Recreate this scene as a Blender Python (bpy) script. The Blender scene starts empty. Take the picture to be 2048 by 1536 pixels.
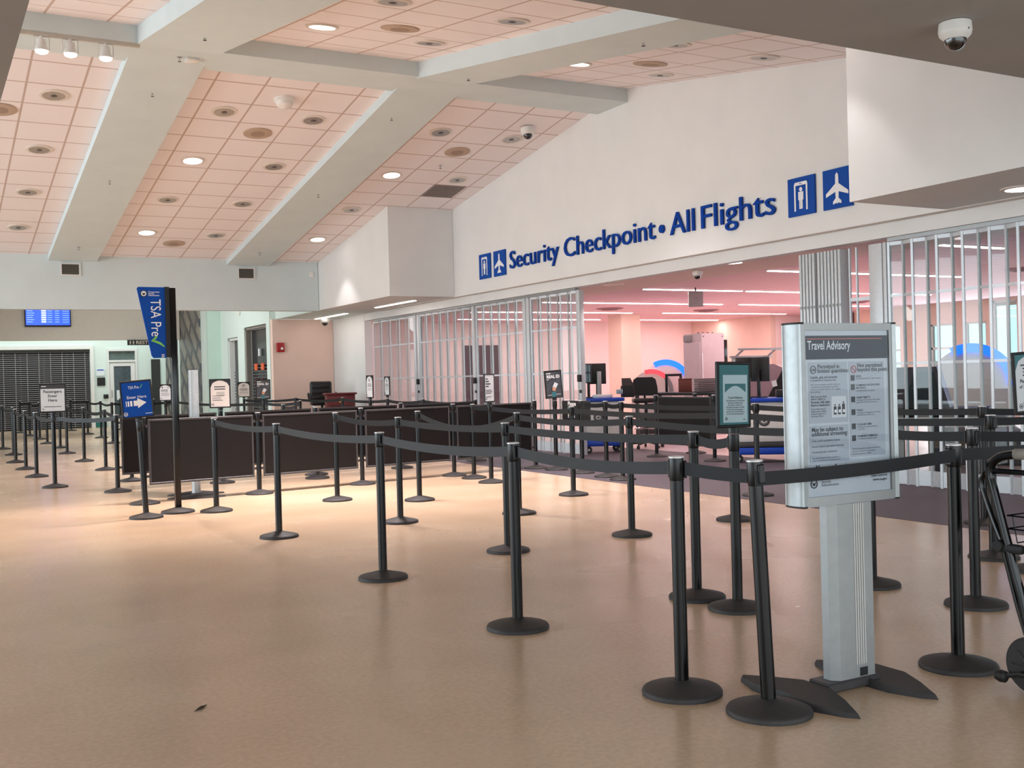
import bpy, bmesh, math, random
from mathutils import Vector, Matrix
random.seed(7)
PI = math.pi
SC = bpy.context.scene
COL = SC.collection

# ------------------------------------------------------------------ camera, sky, exposure
# X runs towards the checkpoint, Y along its wall (away), Z up; a belt post is 1.0 high
F, PITCH, ROLL, CAMH, YAW = 2150.65, math.radians(-.38988), math.radians(-1.52288), 1.3565, math.radians(28.986)
cam = bpy.data.cameras.new('camera')
cam.sensor_width = 36.0
cam.lens = F / 2048 * 36.0
cam.clip_end = 300
cob = bpy.data.objects.new('camera', cam)
COL.objects.link(cob)
fw = Vector((0, math.cos(PITCH), math.sin(PITCH))); up = Vector((0, -math.sin(PITCH), math.cos(PITCH))); rt = Vector((1, 0, 0))
rt, up = rt * math.cos(ROLL) + up * math.sin(ROLL), up * math.cos(ROLL) - rt * math.sin(ROLL)
M = Matrix((rt, up, -fw)).transposed().to_4x4()
cob.matrix_world = Matrix.Translation((0, 0, CAMH)) @ Matrix.Rotation(-YAW, 4, 'Z') @ M
SC.camera = cob

SC.view_settings.view_transform = 'Standard'
SC.view_settings.look = 'None'
SC.view_settings.gamma = 1
SC.view_settings.use_curve_mapping = False
SC.cycles.caustics_reflective = False
SC.cycles.caustics_refractive = False
SC.view_settings.exposure = 0.88

world = bpy.data.worlds.new('sky')
SC.world = world
world.use_nodes = True
bg = world.node_tree.nodes['Background']
bg.inputs[0].default_value = (.86, .95, 1, 1)
bg.inputs[1].default_value = 1.0

def lamp(name, kind, loc, power, color=(1, 1, 1), rot=(0, 0, 0), **kw):
    l = bpy.data.lights.new(name, kind)
    l.energy = power
    l.color = color
    for k, v in kw.items():
        setattr(l, k, v)
    o = bpy.data.objects.new(name, l)
    COL.objects.link(o)
    o.location = loc
    o.rotation_euler = rot
    return o
def aim(o, p):
    o.rotation_euler = (Vector(p) - o.location).to_track_quat('-Z', 'Y').to_euler()
# daylight through the glazed front on the left and the entrance behind
a = lamp('daylight_front', 'AREA', (-8.5, 14, 2.3), 640, (.8, .92, 1), shape='RECTANGLE', size=22, size_y=4); aim(a, (0, 12, 2.2))
a = lamp('daylight_entrance', 'AREA', (3, -2.8, 2.2), 150, (.88, .96, 1), shape='RECTANGLE', size=12, size_y=4); aim(a, (3.5, 8, 2.2))
# lamps of the rear hall, hidden by the bulkhead
a = lamp('rear_hall_light', 'AREA', (4.4, 29.6, 4.9), 190, (.93, 1, .99), shape='RECTANGLE', size=3, size_y=6); aim(a, (8.0, 30.5, 1.2))
a = lamp('rear_alcove_light', 'AREA', (4.5, 37.6, 4.5), 95, (.9, 1, .985), shape='RECTANGLE', size=7, size_y=1.5)
# checkpoint room daylight through its far windows
a = lamp('checkpoint_daylight', 'AREA', (23.6, 13, 1.8), 160, (.85, .92, 1), shape='RECTANGLE', size=14, size_y=2.2); aim(a, (10, 13, 1.6))

# ------------------------------------------------------------------ helpers
def lin(c):
    return tuple((x / 255 / 12.92) if x / 255 <= .04045 else ((x / 255 + .055) / 1.055) ** 2.4 for x in c) + (1,)
def mat(name, rgb, rough=.5, metal=0.0, noise=.06, scale=8.0, bump=0.0, bscale=60.0, emit=None, estr=0.0, coat=0.0, spec=.5):
    m = bpy.data.materials.new(name)
    m.use_nodes = True
    nt = m.node_tree
    p = nt.nodes['Principled BSDF']
    p.inputs['Roughness'].default_value = rough
    p.inputs['Metallic'].default_value = metal
    p.inputs['Specular IOR Level'].default_value = spec
    p.inputs['Coat Weight'].default_value = coat
    c = lin(rgb)
    if noise:
        tc = nt.nodes.new('ShaderNodeTexCoord')
        n = nt.nodes.new('ShaderNodeTexNoise')
        n.inputs['Scale'].default_value = scale
        n.inputs['Detail'].default_value = 3
        nt.links.new(tc.outputs['Object'], n.inputs['Vector'])
        r = nt.nodes.new('ShaderNodeValToRGB')
        r.color_ramp.elements[0].position = .3
        r.color_ramp.elements[1].position = .7
        r.color_ramp.elements[0].color = tuple(x * (1 - noise) for x in c[:3]) + (1,)
        r.color_ramp.elements[1].color = tuple(min(1, x * (1 + noise)) for x in c[:3]) + (1,)
        nt.links.new(n.outputs['Fac'], r.inputs['Fac'])
        nt.links.new(r.outputs['Color'], p.inputs['Base Color'])
        if bump:
            n2 = nt.nodes.new('ShaderNodeTexNoise')
            n2.inputs['Scale'].default_value = bscale
            nt.links.new(tc.outputs['Object'], n2.inputs['Vector'])
            b = nt.nodes.new('ShaderNodeBump')
            b.inputs['Strength'].default_value = bump
            b.inputs['Distance'].default_value = .01
            nt.links.new(n2.outputs['Fac'], b.inputs['Height'])
            nt.links.new(b.outputs['Normal'], p.inputs['Normal'])
    else:
        p.inputs['Base Color'].default_value = c
    if emit:
        p.inputs['Emission Color'].default_value = lin(emit)
        p.inputs['Emission Strength'].default_value = estr
    return m
def glass(name, tint=(235, 245, 245), refl=.6):
    m = bpy.data.materials.new(name)
    m.use_nodes = True
    nt = m.node_tree
    nt.nodes.remove(nt.nodes['Principled BSDF'])
    t = nt.nodes.new('ShaderNodeBsdfTransparent'); t.inputs[0].default_value = lin(tint)
    g = nt.nodes.new('ShaderNodeBsdfGlossy'); g.inputs['Roughness'].default_value = .02
    lw = nt.nodes.new('ShaderNodeLayerWeight'); lw.inputs[0].default_value = .5
    pw = nt.nodes.new('ShaderNodeMath'); pw.operation = 'POWER'; pw.inputs[1].default_value = 4.0
    mu = nt.nodes.new('ShaderNodeMath'); mu.operation = 'MULTIPLY_ADD'; mu.inputs[1].default_value = refl; mu.inputs[2].default_value = .035
    mx = nt.nodes.new('ShaderNodeMixShader')
    nt.links.new(lw.outputs['Facing'], pw.inputs[0]); nt.links.new(pw.outputs[0], mu.inputs[0]); nt.links.new(mu.outputs[0], mx.inputs[0])
    nt.links.new(t.outputs[0], mx.inputs[1]); nt.links.new(g.outputs[0], mx.inputs[2])
    nt.links.new(mx.outputs[0], nt.nodes['Material Output'].inputs[0])
    return m

class MB:
    def __init__(s):
        s.v = []; s.f = []
    def add(s, vs, fs):
        o = len(s.v); s.v += [tuple(v) for v in vs]; s.f += [tuple(i + o for i in f) for f in fs]; return s
    def box(s, x0, x1, y0, y1, z0, z1):
        return s.add([(x0, y0, z0), (x1, y0, z0), (x1, y1, z0), (x0, y1, z0), (x0, y0, z1), (x1, y0, z1), (x1, y1, z1), (x0, y1, z1)],
                     [(0, 3, 2, 1), (4, 5, 6, 7), (0, 1, 5, 4), (1, 2, 6, 5), (2, 3, 7, 6), (3, 0, 4, 7)])
    def rbox(s, x0, x1, y0, y1, z0, z1, r=.01, seg=2):
        b = bmesh.new()
        bmesh.ops.create_cube(b, size=1)
        for v in b.verts:
            v.co = Vector(((x0 + x1) / 2 + v.co.x * (x1 - x0), (y0 + y1) / 2 + v.co.y * (y1 - y0), (z0 + z1) / 2 + v.co.z * (z1 - z0)))
        bmesh.ops.bevel(b, geom=b.edges[:], offset=r, segments=seg, affect='EDGES', profile=.5)
        b.verts.index_update()
        s.add([v.co for v in b.verts], [[v.index for v in f.verts] for f in b.faces]); b.free(); return s
    def hexa(s, lo, hi):
        return s.add(list(lo) + list(hi), [(3, 2, 1, 0), (4, 5, 6, 7), (0, 1, 5, 4), (1, 2, 6, 5), (2, 3, 7, 6), (3, 0, 4, 7)])
    def lathe(s, prof, c=(0, 0, 0), n=32):
        vs = []; fs = []
        for r, z in prof:
            for k in range(n):
                a = 2 * PI * k / n; vs.append((c[0] + r * math.cos(a), c[1] + r * math.sin(a), c[2] + z))
        for i in range(len(prof) - 1):
            for k in range(n):
                k2 = (k + 1) % n; fs.append((i * n + k, i * n + k2, (i + 1) * n + k2, (i + 1) * n + k))
        fs.append(tuple(reversed(range(n)))); fs.append(tuple((len(prof) - 1) * n + k for k in range(n)))
        return s.add(vs, fs)
    def tube(s, pts, r, n=10, closed=False):
        pts = [Vector(p) for p in pts]; vs = []; fs = []; m = len(pts); prev = None
        for i, p in enumerate(pts):
            if closed: d = pts[(i + 1) % m] - pts[i - 1]
            else: d = pts[min(i + 1, m - 1)] - pts[max(i - 1, 0)]
            d.normalize()
            if prev is None:
                u = d.cross(Vector((0, 0, 1)))
                if u.length < .05: u = d.cross(Vector((0, 1, 0)))
            else: u = prev - d * prev.dot(d)
            u.normalize(); prev = u; w = d.cross(u); rr = r[i] if isinstance(r, (list, tuple)) else r
            for k in range(n):
                a = 2 * PI * k / n; vs.append(p + u * rr * math.cos(a) + w * rr * math.sin(a))
        for i in range(m if closed else m - 1):
            j = (i + 1) % m
            for k in range(n):
                k2 = (k + 1) % n; fs.append((i * n + k, i * n + k2, j * n + k2, j * n + k))
        if not closed:
            fs.append(tuple(reversed(range(n)))); fs.append(tuple((m - 1) * n + k for k in range(n)))
        return s.add(vs, fs)
    def poly(s, pts, y0, y1):            # outline in XZ, counter-clockwise seen from -Y, thick from y0 (front) to y1
        n = len(pts)
        fs = [tuple(range(n)), tuple(reversed(range(n, 2 * n)))] + [(i, i + n, (i + 1) % n + n, (i + 1) % n) for i in range(n)]
        return s.add([(x, y0, z) for x, z in pts] + [(x, y1, z) for x, z in pts], fs)
    def flat(s, pts, z0, z1):            # outline in XY, thick from z0 to z1
        n = len(pts)
        fs = [tuple(reversed(range(n))), tuple(range(n, 2 * n))] + [(i, (i + 1) % n, (i + 1) % n + n, i + n) for i in range(n)]
        return s.add([(x, y, z0) for x, y in pts] + [(x, y, z1) for x, y in pts], fs)
    def disc(s, cx, cz, r, y0, y1, n=24, ri=0):
        if not ri:
            return s.poly([(cx + r * math.cos(2 * PI * k / n), cz + r * math.sin(2 * PI * k / n)) for k in range(n)], y0, y1)
        vs = []; fs = []
        for y in (y0, y1):
            for q in (r, ri):
                for k in range(n):
                    a = 2 * PI * k / n; vs.append((cx + q * math.cos(a), y, cz + q * math.sin(a)))
        for k in range(n):
            j = (k + 1) % n
            fs += [(k, j, n + j, n + k), (2 * n + k, 3 * n + k, 3 * n + j, 2 * n + j), (k, 2 * n + k, 2 * n + j, j), (n + k, n + j, 3 * n + j, 3 * n + k)]
        return s.add(vs, fs)
    def text(s, body, x, z, size, y=0.0, align='LEFT', ext=0.0, bold=0.0, width=None, sx=1.0):
        cu = bpy.data.curves.new('t', 'FONT'); cu.body = body; cu.size = size; cu.align_x = align; cu.extrude = ext
        cu.resolution_u = 3; cu.offset = bold * size
        o = bpy.data.objects.new('t', cu); COL.objects.link(o)
        dg = bpy.context.evaluated_depsgraph_get(); e = o.evaluated_get(dg); me = e.to_mesh()
        vs = [v.co.copy() for v in me.vertices]; fs = [tuple(p.vertices) for p in me.polygons]
        if width and vs:
            x0 = min(v.x for v in vs); x1 = max(v.x for v in vs); sx = width / (x1 - x0)
            if align == 'LEFT':
                for v in vs: v.x -= x0
        s.add([(x + v.x * sx, y - v.z, z + v.y) for v in vs], fs)
        e.to_mesh_clear(); bpy.data.objects.remove(o); bpy.data.curves.remove(cu)
        return s
    def xf(s, mtx):
        s.v = [tuple(mtx @ Vector(v)) for v in s.v]; return s
    def mesh(s, name, m, smooth=True, ang=35):
        me = bpy.data.meshes.new(name); me.from_pydata(s.v, [], s.f); me.update()
        if smooth:
            me.polygons.foreach_set('use_smooth', [True] * len(me.polygons)); me.set_sharp_from_angle(angle=math.radians(ang))
        me.materials.append(m); return me
    def build(s, name, m, parent=None, smooth=True, ang=35):
        return link(name, s.mesh(name, m, smooth, ang), parent)
def link(name, me, parent=None):
    o = bpy.data.objects.new(name, me); COL.objects.link(o)
    if parent: o.parent = parent
    return o
def tag(o, label, cat, group=None, kind=None):
    o['label'] = label; o['category'] = cat
    if group: o['group'] = group
    if kind: o['kind'] = kind
    return o
def thing(name, label, cat, loc=(0, 0, 0), rz=0.0, group=None):
    o = bpy.data.objects.new(name, None); COL.objects.link(o); o.empty_display_size = .1
    o.location = loc; o.rotation_euler = (0, 0, rz)
    return tag(o, label, cat, group)
def struct(o):
    o['kind'] = 'structure'; return o
def copy_thing(src, loc, rz, label, group=None):
    r = src.copy(); COL.objects.link(r); r.location = loc; r.rotation_euler = (src.rotation_euler.x, src.rotation_euler.y, rz); r['label'] = label
    if group: r['group'] = group
    for ch in list(src.children):
        c = ch.copy(); COL.objects.link(c); c.parent = r
        for g in list(ch.children):
            d = g.copy(); COL.objects.link(d); d.parent = c
    return r

# ------------------------------------------------------------------ materials
W_WALL = mat('white_wall_paint', (228, 229, 228), .75, noise=.02, scale=2, bump=.12, bscale=140)
W_SOFFIT = mat('white_soffit_paint', (222, 214, 208), .8, noise=.02, scale=2)
SAGE = mat('pale_sage_paint', (208, 220, 222), .75, noise=.025, scale=2, bump=.08, bscale=120)
MINT = mat('mint_paint', (190, 212, 202), .75, noise=.02, scale=2)
TEAL = mat('pale_teal_paint', (212, 225, 220), .75, noise=.02, scale=2)
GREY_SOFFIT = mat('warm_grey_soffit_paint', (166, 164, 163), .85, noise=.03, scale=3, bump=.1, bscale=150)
SALMON = mat('blush_wall_paint', (232, 202, 188), .75, noise=.03, scale=1.5)
PINKW = mat('rose_wall_paint', (246, 222, 219), .75, noise=.03, scale=1)
PALECOL = mat('cream_column_paint', (236, 206, 190), .75, noise=.02)
RUBBER = mat('charcoal_rubber', (46, 43, 43), .62, noise=.12, scale=25)
POLE = mat('black_gloss_enamel', (6, 6, 8), .18, noise=.1, spec=.4)
HEADM = mat('black_plastic', (8, 8, 10), .3, noise=.08, spec=.4)
BELT = mat('black_webbing', (15, 18, 23), .55, noise=.06, scale=60, spec=.35)
CAPM = mat('grey_cap_metal', (206, 202, 202), .3, metal=.3, noise=.05)
ALU = mat('brushed_aluminium', (176, 182, 184), .42, metal=.6, noise=.05, scale=30)
ALU_S = mat('satin_silver', (158, 161, 162), .42, metal=.45, noise=.04, scale=20)
WHITEM = mat('white_metal_enamel', (222, 222, 220), .4, noise=.02)
WHITEP = mat('white_plastic', (230, 228, 224), .4, noise=.02)
DARKM = mat('dark_grey_metal', (58, 56, 58), .45, noise=.08)
BLACKP = mat('matt_black', (20, 19, 21), .55, noise=.08)
PANEL = mat('dark_brown_panel', (18, 13, 14), .4, noise=.12, scale=3, spec=.3)
BLUE = mat('royal_blue_sign', (3, 72, 164), .6, noise=.03, spec=.2)
LBLUE = mat('blue_lettering', (2, 62, 156), .7, noise=.03, spec=.15)
SIGNW = mat('white_lettering', (238, 240, 242), .5, noise=.02)
NAVY = mat('navy_print', (22, 30, 48), .6, noise=.03, spec=.2)
INK = mat('dark_ink', (42, 46, 54), .6, noise=.05)
MIDINK = mat('grey_ink', (92, 98, 106), .6, noise=.05)
PAPER = mat('pale_paper', (220, 225, 230), .5, noise=.02)
PAPER2 = mat('grey_print_block', (192, 199, 208), .5, noise=.02)
PAPERP = mat('warm_white_paper', (226, 216, 208), .5, noise=.02)
GREEN = mat('lime_green_print', (122, 196, 80), .5, noise=.03)
ORANGE = mat('orange_print', (216, 98, 60), .5, noise=.03)
REDP = mat('red_print', (190, 60, 66), .5, noise=.03)
TEALP = mat('dark_teal_print', (52, 116, 124), .5, noise=.05)
DPOST = mat('dark_photo_print', (66, 68, 74), .4, noise=.5, scale=9)
BLUEP = mat('blue_plastic', (20, 66, 176), .4, noise=.04)
SCREEN = mat('dark_screen', (16, 18, 22), .12, noise=0.05)
REDA = mat('red_enamel', (168, 24, 30), .35, noise=.05)
CHROME = mat('chrome', (200, 200, 202), .12, metal=1, noise=.02)
REFL = mat('reflector_metal', (186, 180, 176), .4, metal=.8, noise=.1)
TRIMW = mat('off_white_trim', (224, 214, 204), .5, noise=.02)
SPK = mat('speaker_grille', (186, 164, 146), .7, noise=.05, scale=90)
LEATH = mat('black_leather', (24, 20, 22), .42, noise=.1, bump=.2, bscale=40)
MAROON = mat('maroon_laminate', (104, 34, 36), .4, noise=.08)
BROWNB = mat('brown_laminate', (120, 62, 52), .5, noise=.08)
LAV = mat('grey_lilac_panel', (196, 172, 176), .5, noise=.03)
HOODP = mat('pale_scanner_hood', (232, 212, 206), .4, noise=.02)
BINM = mat('grey_bin_plastic', (150, 140, 142), .5, noise=.05)
BASEB = mat('dark_teal_baseboard', (26, 110, 100), .5, noise=.04)
GATEM = mat('pale_anodised_frame', (206, 212, 216), .38, metal=.25, noise=.03, scale=20)
GLASS = glass('clear_glass')
GLASS_D = glass('smoked_dome_glass', (40, 34, 34), 1.0)
LED = mat('led_strip', (255, 255, 255), .5, noise=0, emit=(255, 236, 232), estr=7)
LED_W = mat('led_strip_warm', (255, 255, 255), .5, noise=0, emit=(255, 236, 226), estr=7)
LENS_ON = mat('lit_lens', (255, 255, 255), .5, noise=0, emit=(255, 240, 238), estr=5)
BULB = mat('lit_bulb', (255, 255, 255), .5, noise=0, emit=(255, 235, 220), estr=6)
GLOWB = mat('blue_led_arch', (20, 60, 220), .4, noise=0, emit=(20, 90, 255), estr=1.6)
GLOWR = mat('red_led_arch', (240, 60, 70), .4, noise=0, emit=(255, 70, 80), estr=.7)

def tile_mat(name, py=.684, px=.69):
    m = bpy.data.materials.new(name); m.use_nodes = True; nt = m.node_tree; p = nt.nodes['Principled BSDF']
    p.inputs['Roughness'].default_value = .85
    tc = nt.nodes.new('ShaderNodeTexCoord'); sp = nt.nodes.new('ShaderNodeSeparateXYZ'); nt.links.new(tc.outputs['Object'], sp.inputs[0])
    def edge(out, per):
        d = nt.nodes.new('ShaderNodeMath'); d.operation = 'PINGPONG'; d.inputs[1].default_value = per / 2; nt.links.new(out, d.inputs[0])
        l = nt.nodes.new('ShaderNodeMath'); l.operation = 'LESS_THAN'; l.inputs[1].default_value = .014; nt.links.new(d.outputs[0], l.inputs[0])
        return l.outputs[0]
    mx = nt.nodes.new('ShaderNodeMath'); mx.operation = 'MAXIMUM'
    nt.links.new(edge(sp.outputs[0], px), mx.inputs[0]); nt.links.new(edge(sp.outputs[1], py), mx.inputs[1])
    n = nt.nodes.new('ShaderNodeTexNoise'); n.inputs['Scale'].default_value = 1.3; nt.links.new(tc.outputs['Object'], n.inputs['Vector'])
    r = nt.nodes.new('ShaderNodeValToRGB'); r.color_ramp.elements[0].color = lin((238, 230, 231)); r.color_ramp.elements[1].color = lin((242, 235, 236))
    nt.links.new(n.outputs['Fac'], r.inputs['Fac'])
    c = nt.nodes.new('ShaderNodeMix'); c.data_type = 'RGBA'; c.inputs[7].default_value = lin((198, 176, 168))
    nt.links.new(mx.outputs[0], c.inputs[0]); nt.links.new(r.outputs[0], c.inputs[6]); nt.links.new(c.outputs[2], p.inputs['Base Color'])
    return m
TILE = tile_mat('ceiling_tiles')
TILE_PINK = tile_mat('checkpoint_ceiling_panels', .3, 3.0)
for n_ in TILE_PINK.node_tree.nodes:
    if n_.type == 'VALTORGB':
        n_.color_ramp.elements[0].color = lin((232, 194, 200)); n_.color_ramp.elements[1].color = lin((236, 200, 205))
    if n_.type == 'MIX': n_.inputs[7].default_value = lin((214, 176, 182))

def floor_mat():
    m = bpy.data.materials.new('polished_tan_floor'); m.use_nodes = True; nt = m.node_tree; p = nt.nodes['Principled BSDF']
    tc = nt.nodes.new('ShaderNodeTexCoord')
    p.inputs['Specular IOR Level'].default_value = .7
    n = nt.nodes.new('ShaderNodeTexNoise'); n.inputs['Scale'].default_value = .9; n.inputs['Detail'].default_value = 2
    n2 = nt.nodes.new('ShaderNodeTexNoise'); n2.inputs['Scale'].default_value = 40; n2.inputs['Detail'].default_value = 1
    for q in (n, n2): nt.links.new(tc.outputs['Object'], q.inputs['Vector'])
    r = nt.nodes.new('ShaderNodeValToRGB'); r.color_ramp.interpolation = 'EASE'; r.color_ramp.elements[0].position = .15; r.color_ramp.elements[1].position = .85
    r.color_ramp.elements[0].color = lin((196, 167, 138)); r.color_ramp.elements[1].color = lin((212, 185, 157))
    nt.links.new(n.outputs['Fac'], r.inputs['Fac'])
    r2 = nt.nodes.new('ShaderNodeValToRGB'); r2.color_ramp.elements[0].position = .35; r2.color_ramp.elements[1].position = .65
    r2.color_ramp.elements[0].color = (.92, .915, .9, 1); r2.color_ramp.elements[1].color = (1, 1, 1, 1)
    nt.links.new(n2.outputs['Fac'], r2.inputs['Fac'])
    mx = nt.nodes.new('ShaderNodeMix'); mx.data_type = 'RGBA'; mx.blend_type = 'MULTIPLY'; mx.inputs[0].default_value = 1
    nt.links.new(r.outputs[0], mx.inputs[6]); nt.links.new(r2.outputs[0], mx.inputs[7]); nt.links.new(mx.outputs[2], p.inputs['Base Color'])
    mr = nt.nodes.new('ShaderNodeMapRange'); mr.inputs[3].default_value = .25; mr.inputs[4].default_value = .29
    nt.links.new(n.outputs['Fac'], mr.inputs[0]); nt.links.new(mr.outputs[0], p.inputs['Roughness'])
    return m
FLOOR = floor_mat()
CARPET = mat('plum_grey_carpet', (82, 73, 82), .6, noise=.08, scale=40)
PFLOOR = mat('checkpoint_floor', (222, 198, 194), .3, noise=.05, scale=6)

# ------------------------------------------------------------------ the hall
K1, K2 = .1555, .164
SL_F = math.atan(K1); SL_N = -math.atan(K2)
def zf(y): return 4.10 + K1 * (23.75 - y)          # far slope
def zn(y): return 4.967 + K2 * (y - 9.06)          # near slope
struct(MB().box(-9, 32, -3, 46, -.2, 0).build('floor', FLOOR))
struct(MB().box(7.6, 11.3, -3, 27.15, 0, .004).build('floor', CARPET))
struct(MB().box(11.3, 27, -3, 28.4, 0, .003).build('floor', PFLOOR))

def slab(x0, x1, y0, y1, zfun, t=.08, off=0.0, org=None):
    m = MB(); ox, oy = org or (0, 0)
    lo = [(x, y, zfun(y) - off) for x, y in ((x0, y0), (x1, y0), (x1, y1), (x0, y1))]
    hi = [(x, y, z + t) for x, y, z in lo]
    m.hexa([(x - ox, y - oy, z) for x, y, z in lo], [(x - ox, y - oy, z) for x, y, z in hi])
    return m
for nm, x0, x1, ox in (('ceiling', -9, 2.9, 1.375), ('ceiling', 2.9, 6.5, 3.67), ('ceiling', 6.5, 9.6, 7.17)):
    o = struct(slab(x0, x1, 13.5, 23.8, zf, org=(ox, 15.42)).build(nm, TILE)); o.location = (ox, 15.42, 0)
for nm, x0, x1, ox in (('ceiling', -9, 2.9, 1.40), ('ceiling', 2.9, 6.5, 3.83), ('ceiling', 6.5, 9.6, 7.32)):
    o = struct(slab(x0, x1, 3.9, 13.5, zn, org=(ox, 9.48)).build(nm, TILE)); o.location = (ox, 9.48, 0)
# sage beams below the tiles
for x0, x1, xa, xb in ((2.42, 3.36, 2.43, 3.42), (6.05, 7.0, 6.1, 6.92)):
    b = MB()
    lo = [(x0, 14.0, zf(14.0) - .141), (x1, 14.0, zf(14.0) - .141), (x1, 23.78, zf(23.78) - .12), (x0, 23.78, zf(23.78) - .12)]
    hi = [(x, y, zf(y) + .03) for x, y, z in lo]
    b.hexa(lo, hi)
    o = struct(b.build('beam', SAGE, smooth=False))
    b = MB(); lo = [(xa, 4.0, zn(4.0) - .205), (xb, 4.0, zn(4.0) - .205), (xb, 13.5, zn(13.5) - .22), (xa, 13.5, zn(13.5) - .22)]
    hi = [(x, y, zn(y) + .03) for x, y, z in lo]
    b.hexa(lo, hi); struct(b.build('beam', SAGE, smooth=False))
struct(MB().box(-9, 9.58, 13.4, 14.22, 5.475, 5.72).build('beam', SAGE))
for x0, x1 in ((-9, 2.42), (3.36, 6.05), (7.0, 9.58)):          # mint cheeks of the ridge beam
    pass
# low grey soffit over the camera and along the left
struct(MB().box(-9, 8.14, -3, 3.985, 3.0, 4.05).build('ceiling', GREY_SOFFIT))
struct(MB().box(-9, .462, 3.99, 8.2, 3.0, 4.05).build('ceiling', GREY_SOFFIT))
# sign wall, protruding boxes, header
w = MB(); w.poly([(-23.9, 2.995), (3, 2.995), (3, 4.0), (-4.0, 4.12), (-13.5, 5.72), (-23.9, zf(23.9) + .02)], 0, .14)
o = struct(w.build('wall_right', W_WALL, smooth=False)); o.rotation_euler = (0, 0, -PI / 2); o.location = (9.56, 0, 0)
b = MB(); b.hexa([(8.15, 19.55, 3.0), (9.555, 19.55, 3.0), (9.555, 27.2, 3.0), (8.15, 27.2, 3.0)], [(8.15, 19.55, zf(19.55) + .01), (9.555, 19.55, zf(19.55) + .01), (9.555, 23.8, zf(23.75)), (8.15, 23.8, zf(23.75))])
struct(MB().hexa([(8.15, 19.55, 3.0), (9.555, 19.55, 3.0), (9.555, 23.76, 3.0), (8.15, 23.76, 3.0)], [(8.15, 19.55, zf(19.55) + .01), (9.555, 19.55, zf(19.55) + .01), (9.555, 23.76, zf(23.76) + .01), (8.15, 23.76, zf(23.76) + .01)]).build('wall_bulkhead', W_WALL, smooth=False))
struct(MB().box(8.15, 9.9, 23.77, 27.2, 3.0, 4.3).build('wall_bulkhead', TEAL))
struct(MB().hexa([(8.15, -3, 3.0), (9.555, -3, 3.0), (9.555, 7.7, 3.0), (8.15, 7.7, 3.0)], [(8.15, -3, 3.9), (9.555, -3, 3.9), (9.555, 7.7, zn(7.7) + .01), (8.15, 7.7, zn(7.7) + .01)]).build('wall_bulkhead', W_WALL, smooth=False))
struct(MB().box(9.57, 9.7, -3, 23.76, 2.992, 3.1).build('trim_1', W_SOFFIT))
struct(MB().box(9.705, 9.86, -3, 24.93, 2.83, 3.1).build('wall_header', W_WALL))
struct(MB().box(9.87, 11.25, -3, 27.3, 2.87, 3.05).build('ceiling', mat('blush_soffit_paint', (238, 212, 202), .7, noise=.02)))
# bulkhead across the far end
struct(MB().box(-9, 8.14, 23.76, 24.0, 2.985, 4.3).build('wall_back', SAGE))
# left end of the checkpoint wall
struct(MB().box(9.70, 9.9, 24.94, 27.3, 0, 2.999).build('wall_right', W_WALL))
struct(MB().box(8.06, 9.69, 27.21, 27.4, 0, 2.999).build('wall_back', SALMON))

# ------------------------------------------------------------------ rear hall
# wall with the dark doorways, facing the concourse (X = 8.05)
dw = [(27.42, 27.74, 0, 4.6), (27.74, 29.9, 2.92, 4.6), (29.9, 30.6, 0, 4.6), (30.6, 31.75, 2.70, 4.6), (31.75, 32.5, 0, 4.6)]
m = MB()
for y0, y1, z0, z1 in dw: m.box(8.05, 8.3, y0, y1, z0, z1)
struct(m.build('wall_right', TEAL, smooth=False))
struct(MB().box(7.66, 8.3, 32.5, 32.7, 0, 4.6).build('wall_right', MINT))
struct(MB().box(7.66, 7.9, 32.71, 39.0, 0, 4.6).build('wall_right', TEAL))
struct(MB().box(-6, 8.3, 39.9, 40.1, 0, 4.6).build('wall_back', TEAL))
# wall at Y=39 with the shutter opening and the white door
m = MB(); m.box(-6, 5.2, 39, 39.2, 2.66, 4.7); m.box(5.2, 5.74, 39, 39.2, 0, 4.7); m.box(5.74, 6.74, 39, 39.2, 2.69, 4.7); m.box(6.74, 7.64, 39, 39.2, 0, 4.7)
struct(m.build('wall_back', TEAL, smooth=False))
struct(MB().box(-6, 7.6, 36.1, 36.35, 2.86, 4.8).build('wall_header', mat('beige_header_paint', (222, 214, 204), .75, noise=.02)))
struct(MB().box(-9, 8.3, 24.01, 41, 5.2, 5.3).build('ceiling', W_SOFFIT))
struct(MB().box(-9, -8.8, 24, 41, 0, 5.2).build('wall_left', TEAL))
m = MB(); m.box(5.2, 5.32, 38.94, 38.99, 0, 2.68); m.box(-2, 5.32, 38.94, 38.99, 2.68, 2.80)
struct(m.build('trim_2', WHITEM))
struct(MB().box(5.33, 5.68, 38.96, 38.99, 0, .17).build('baseboard_back', BASEB))

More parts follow.
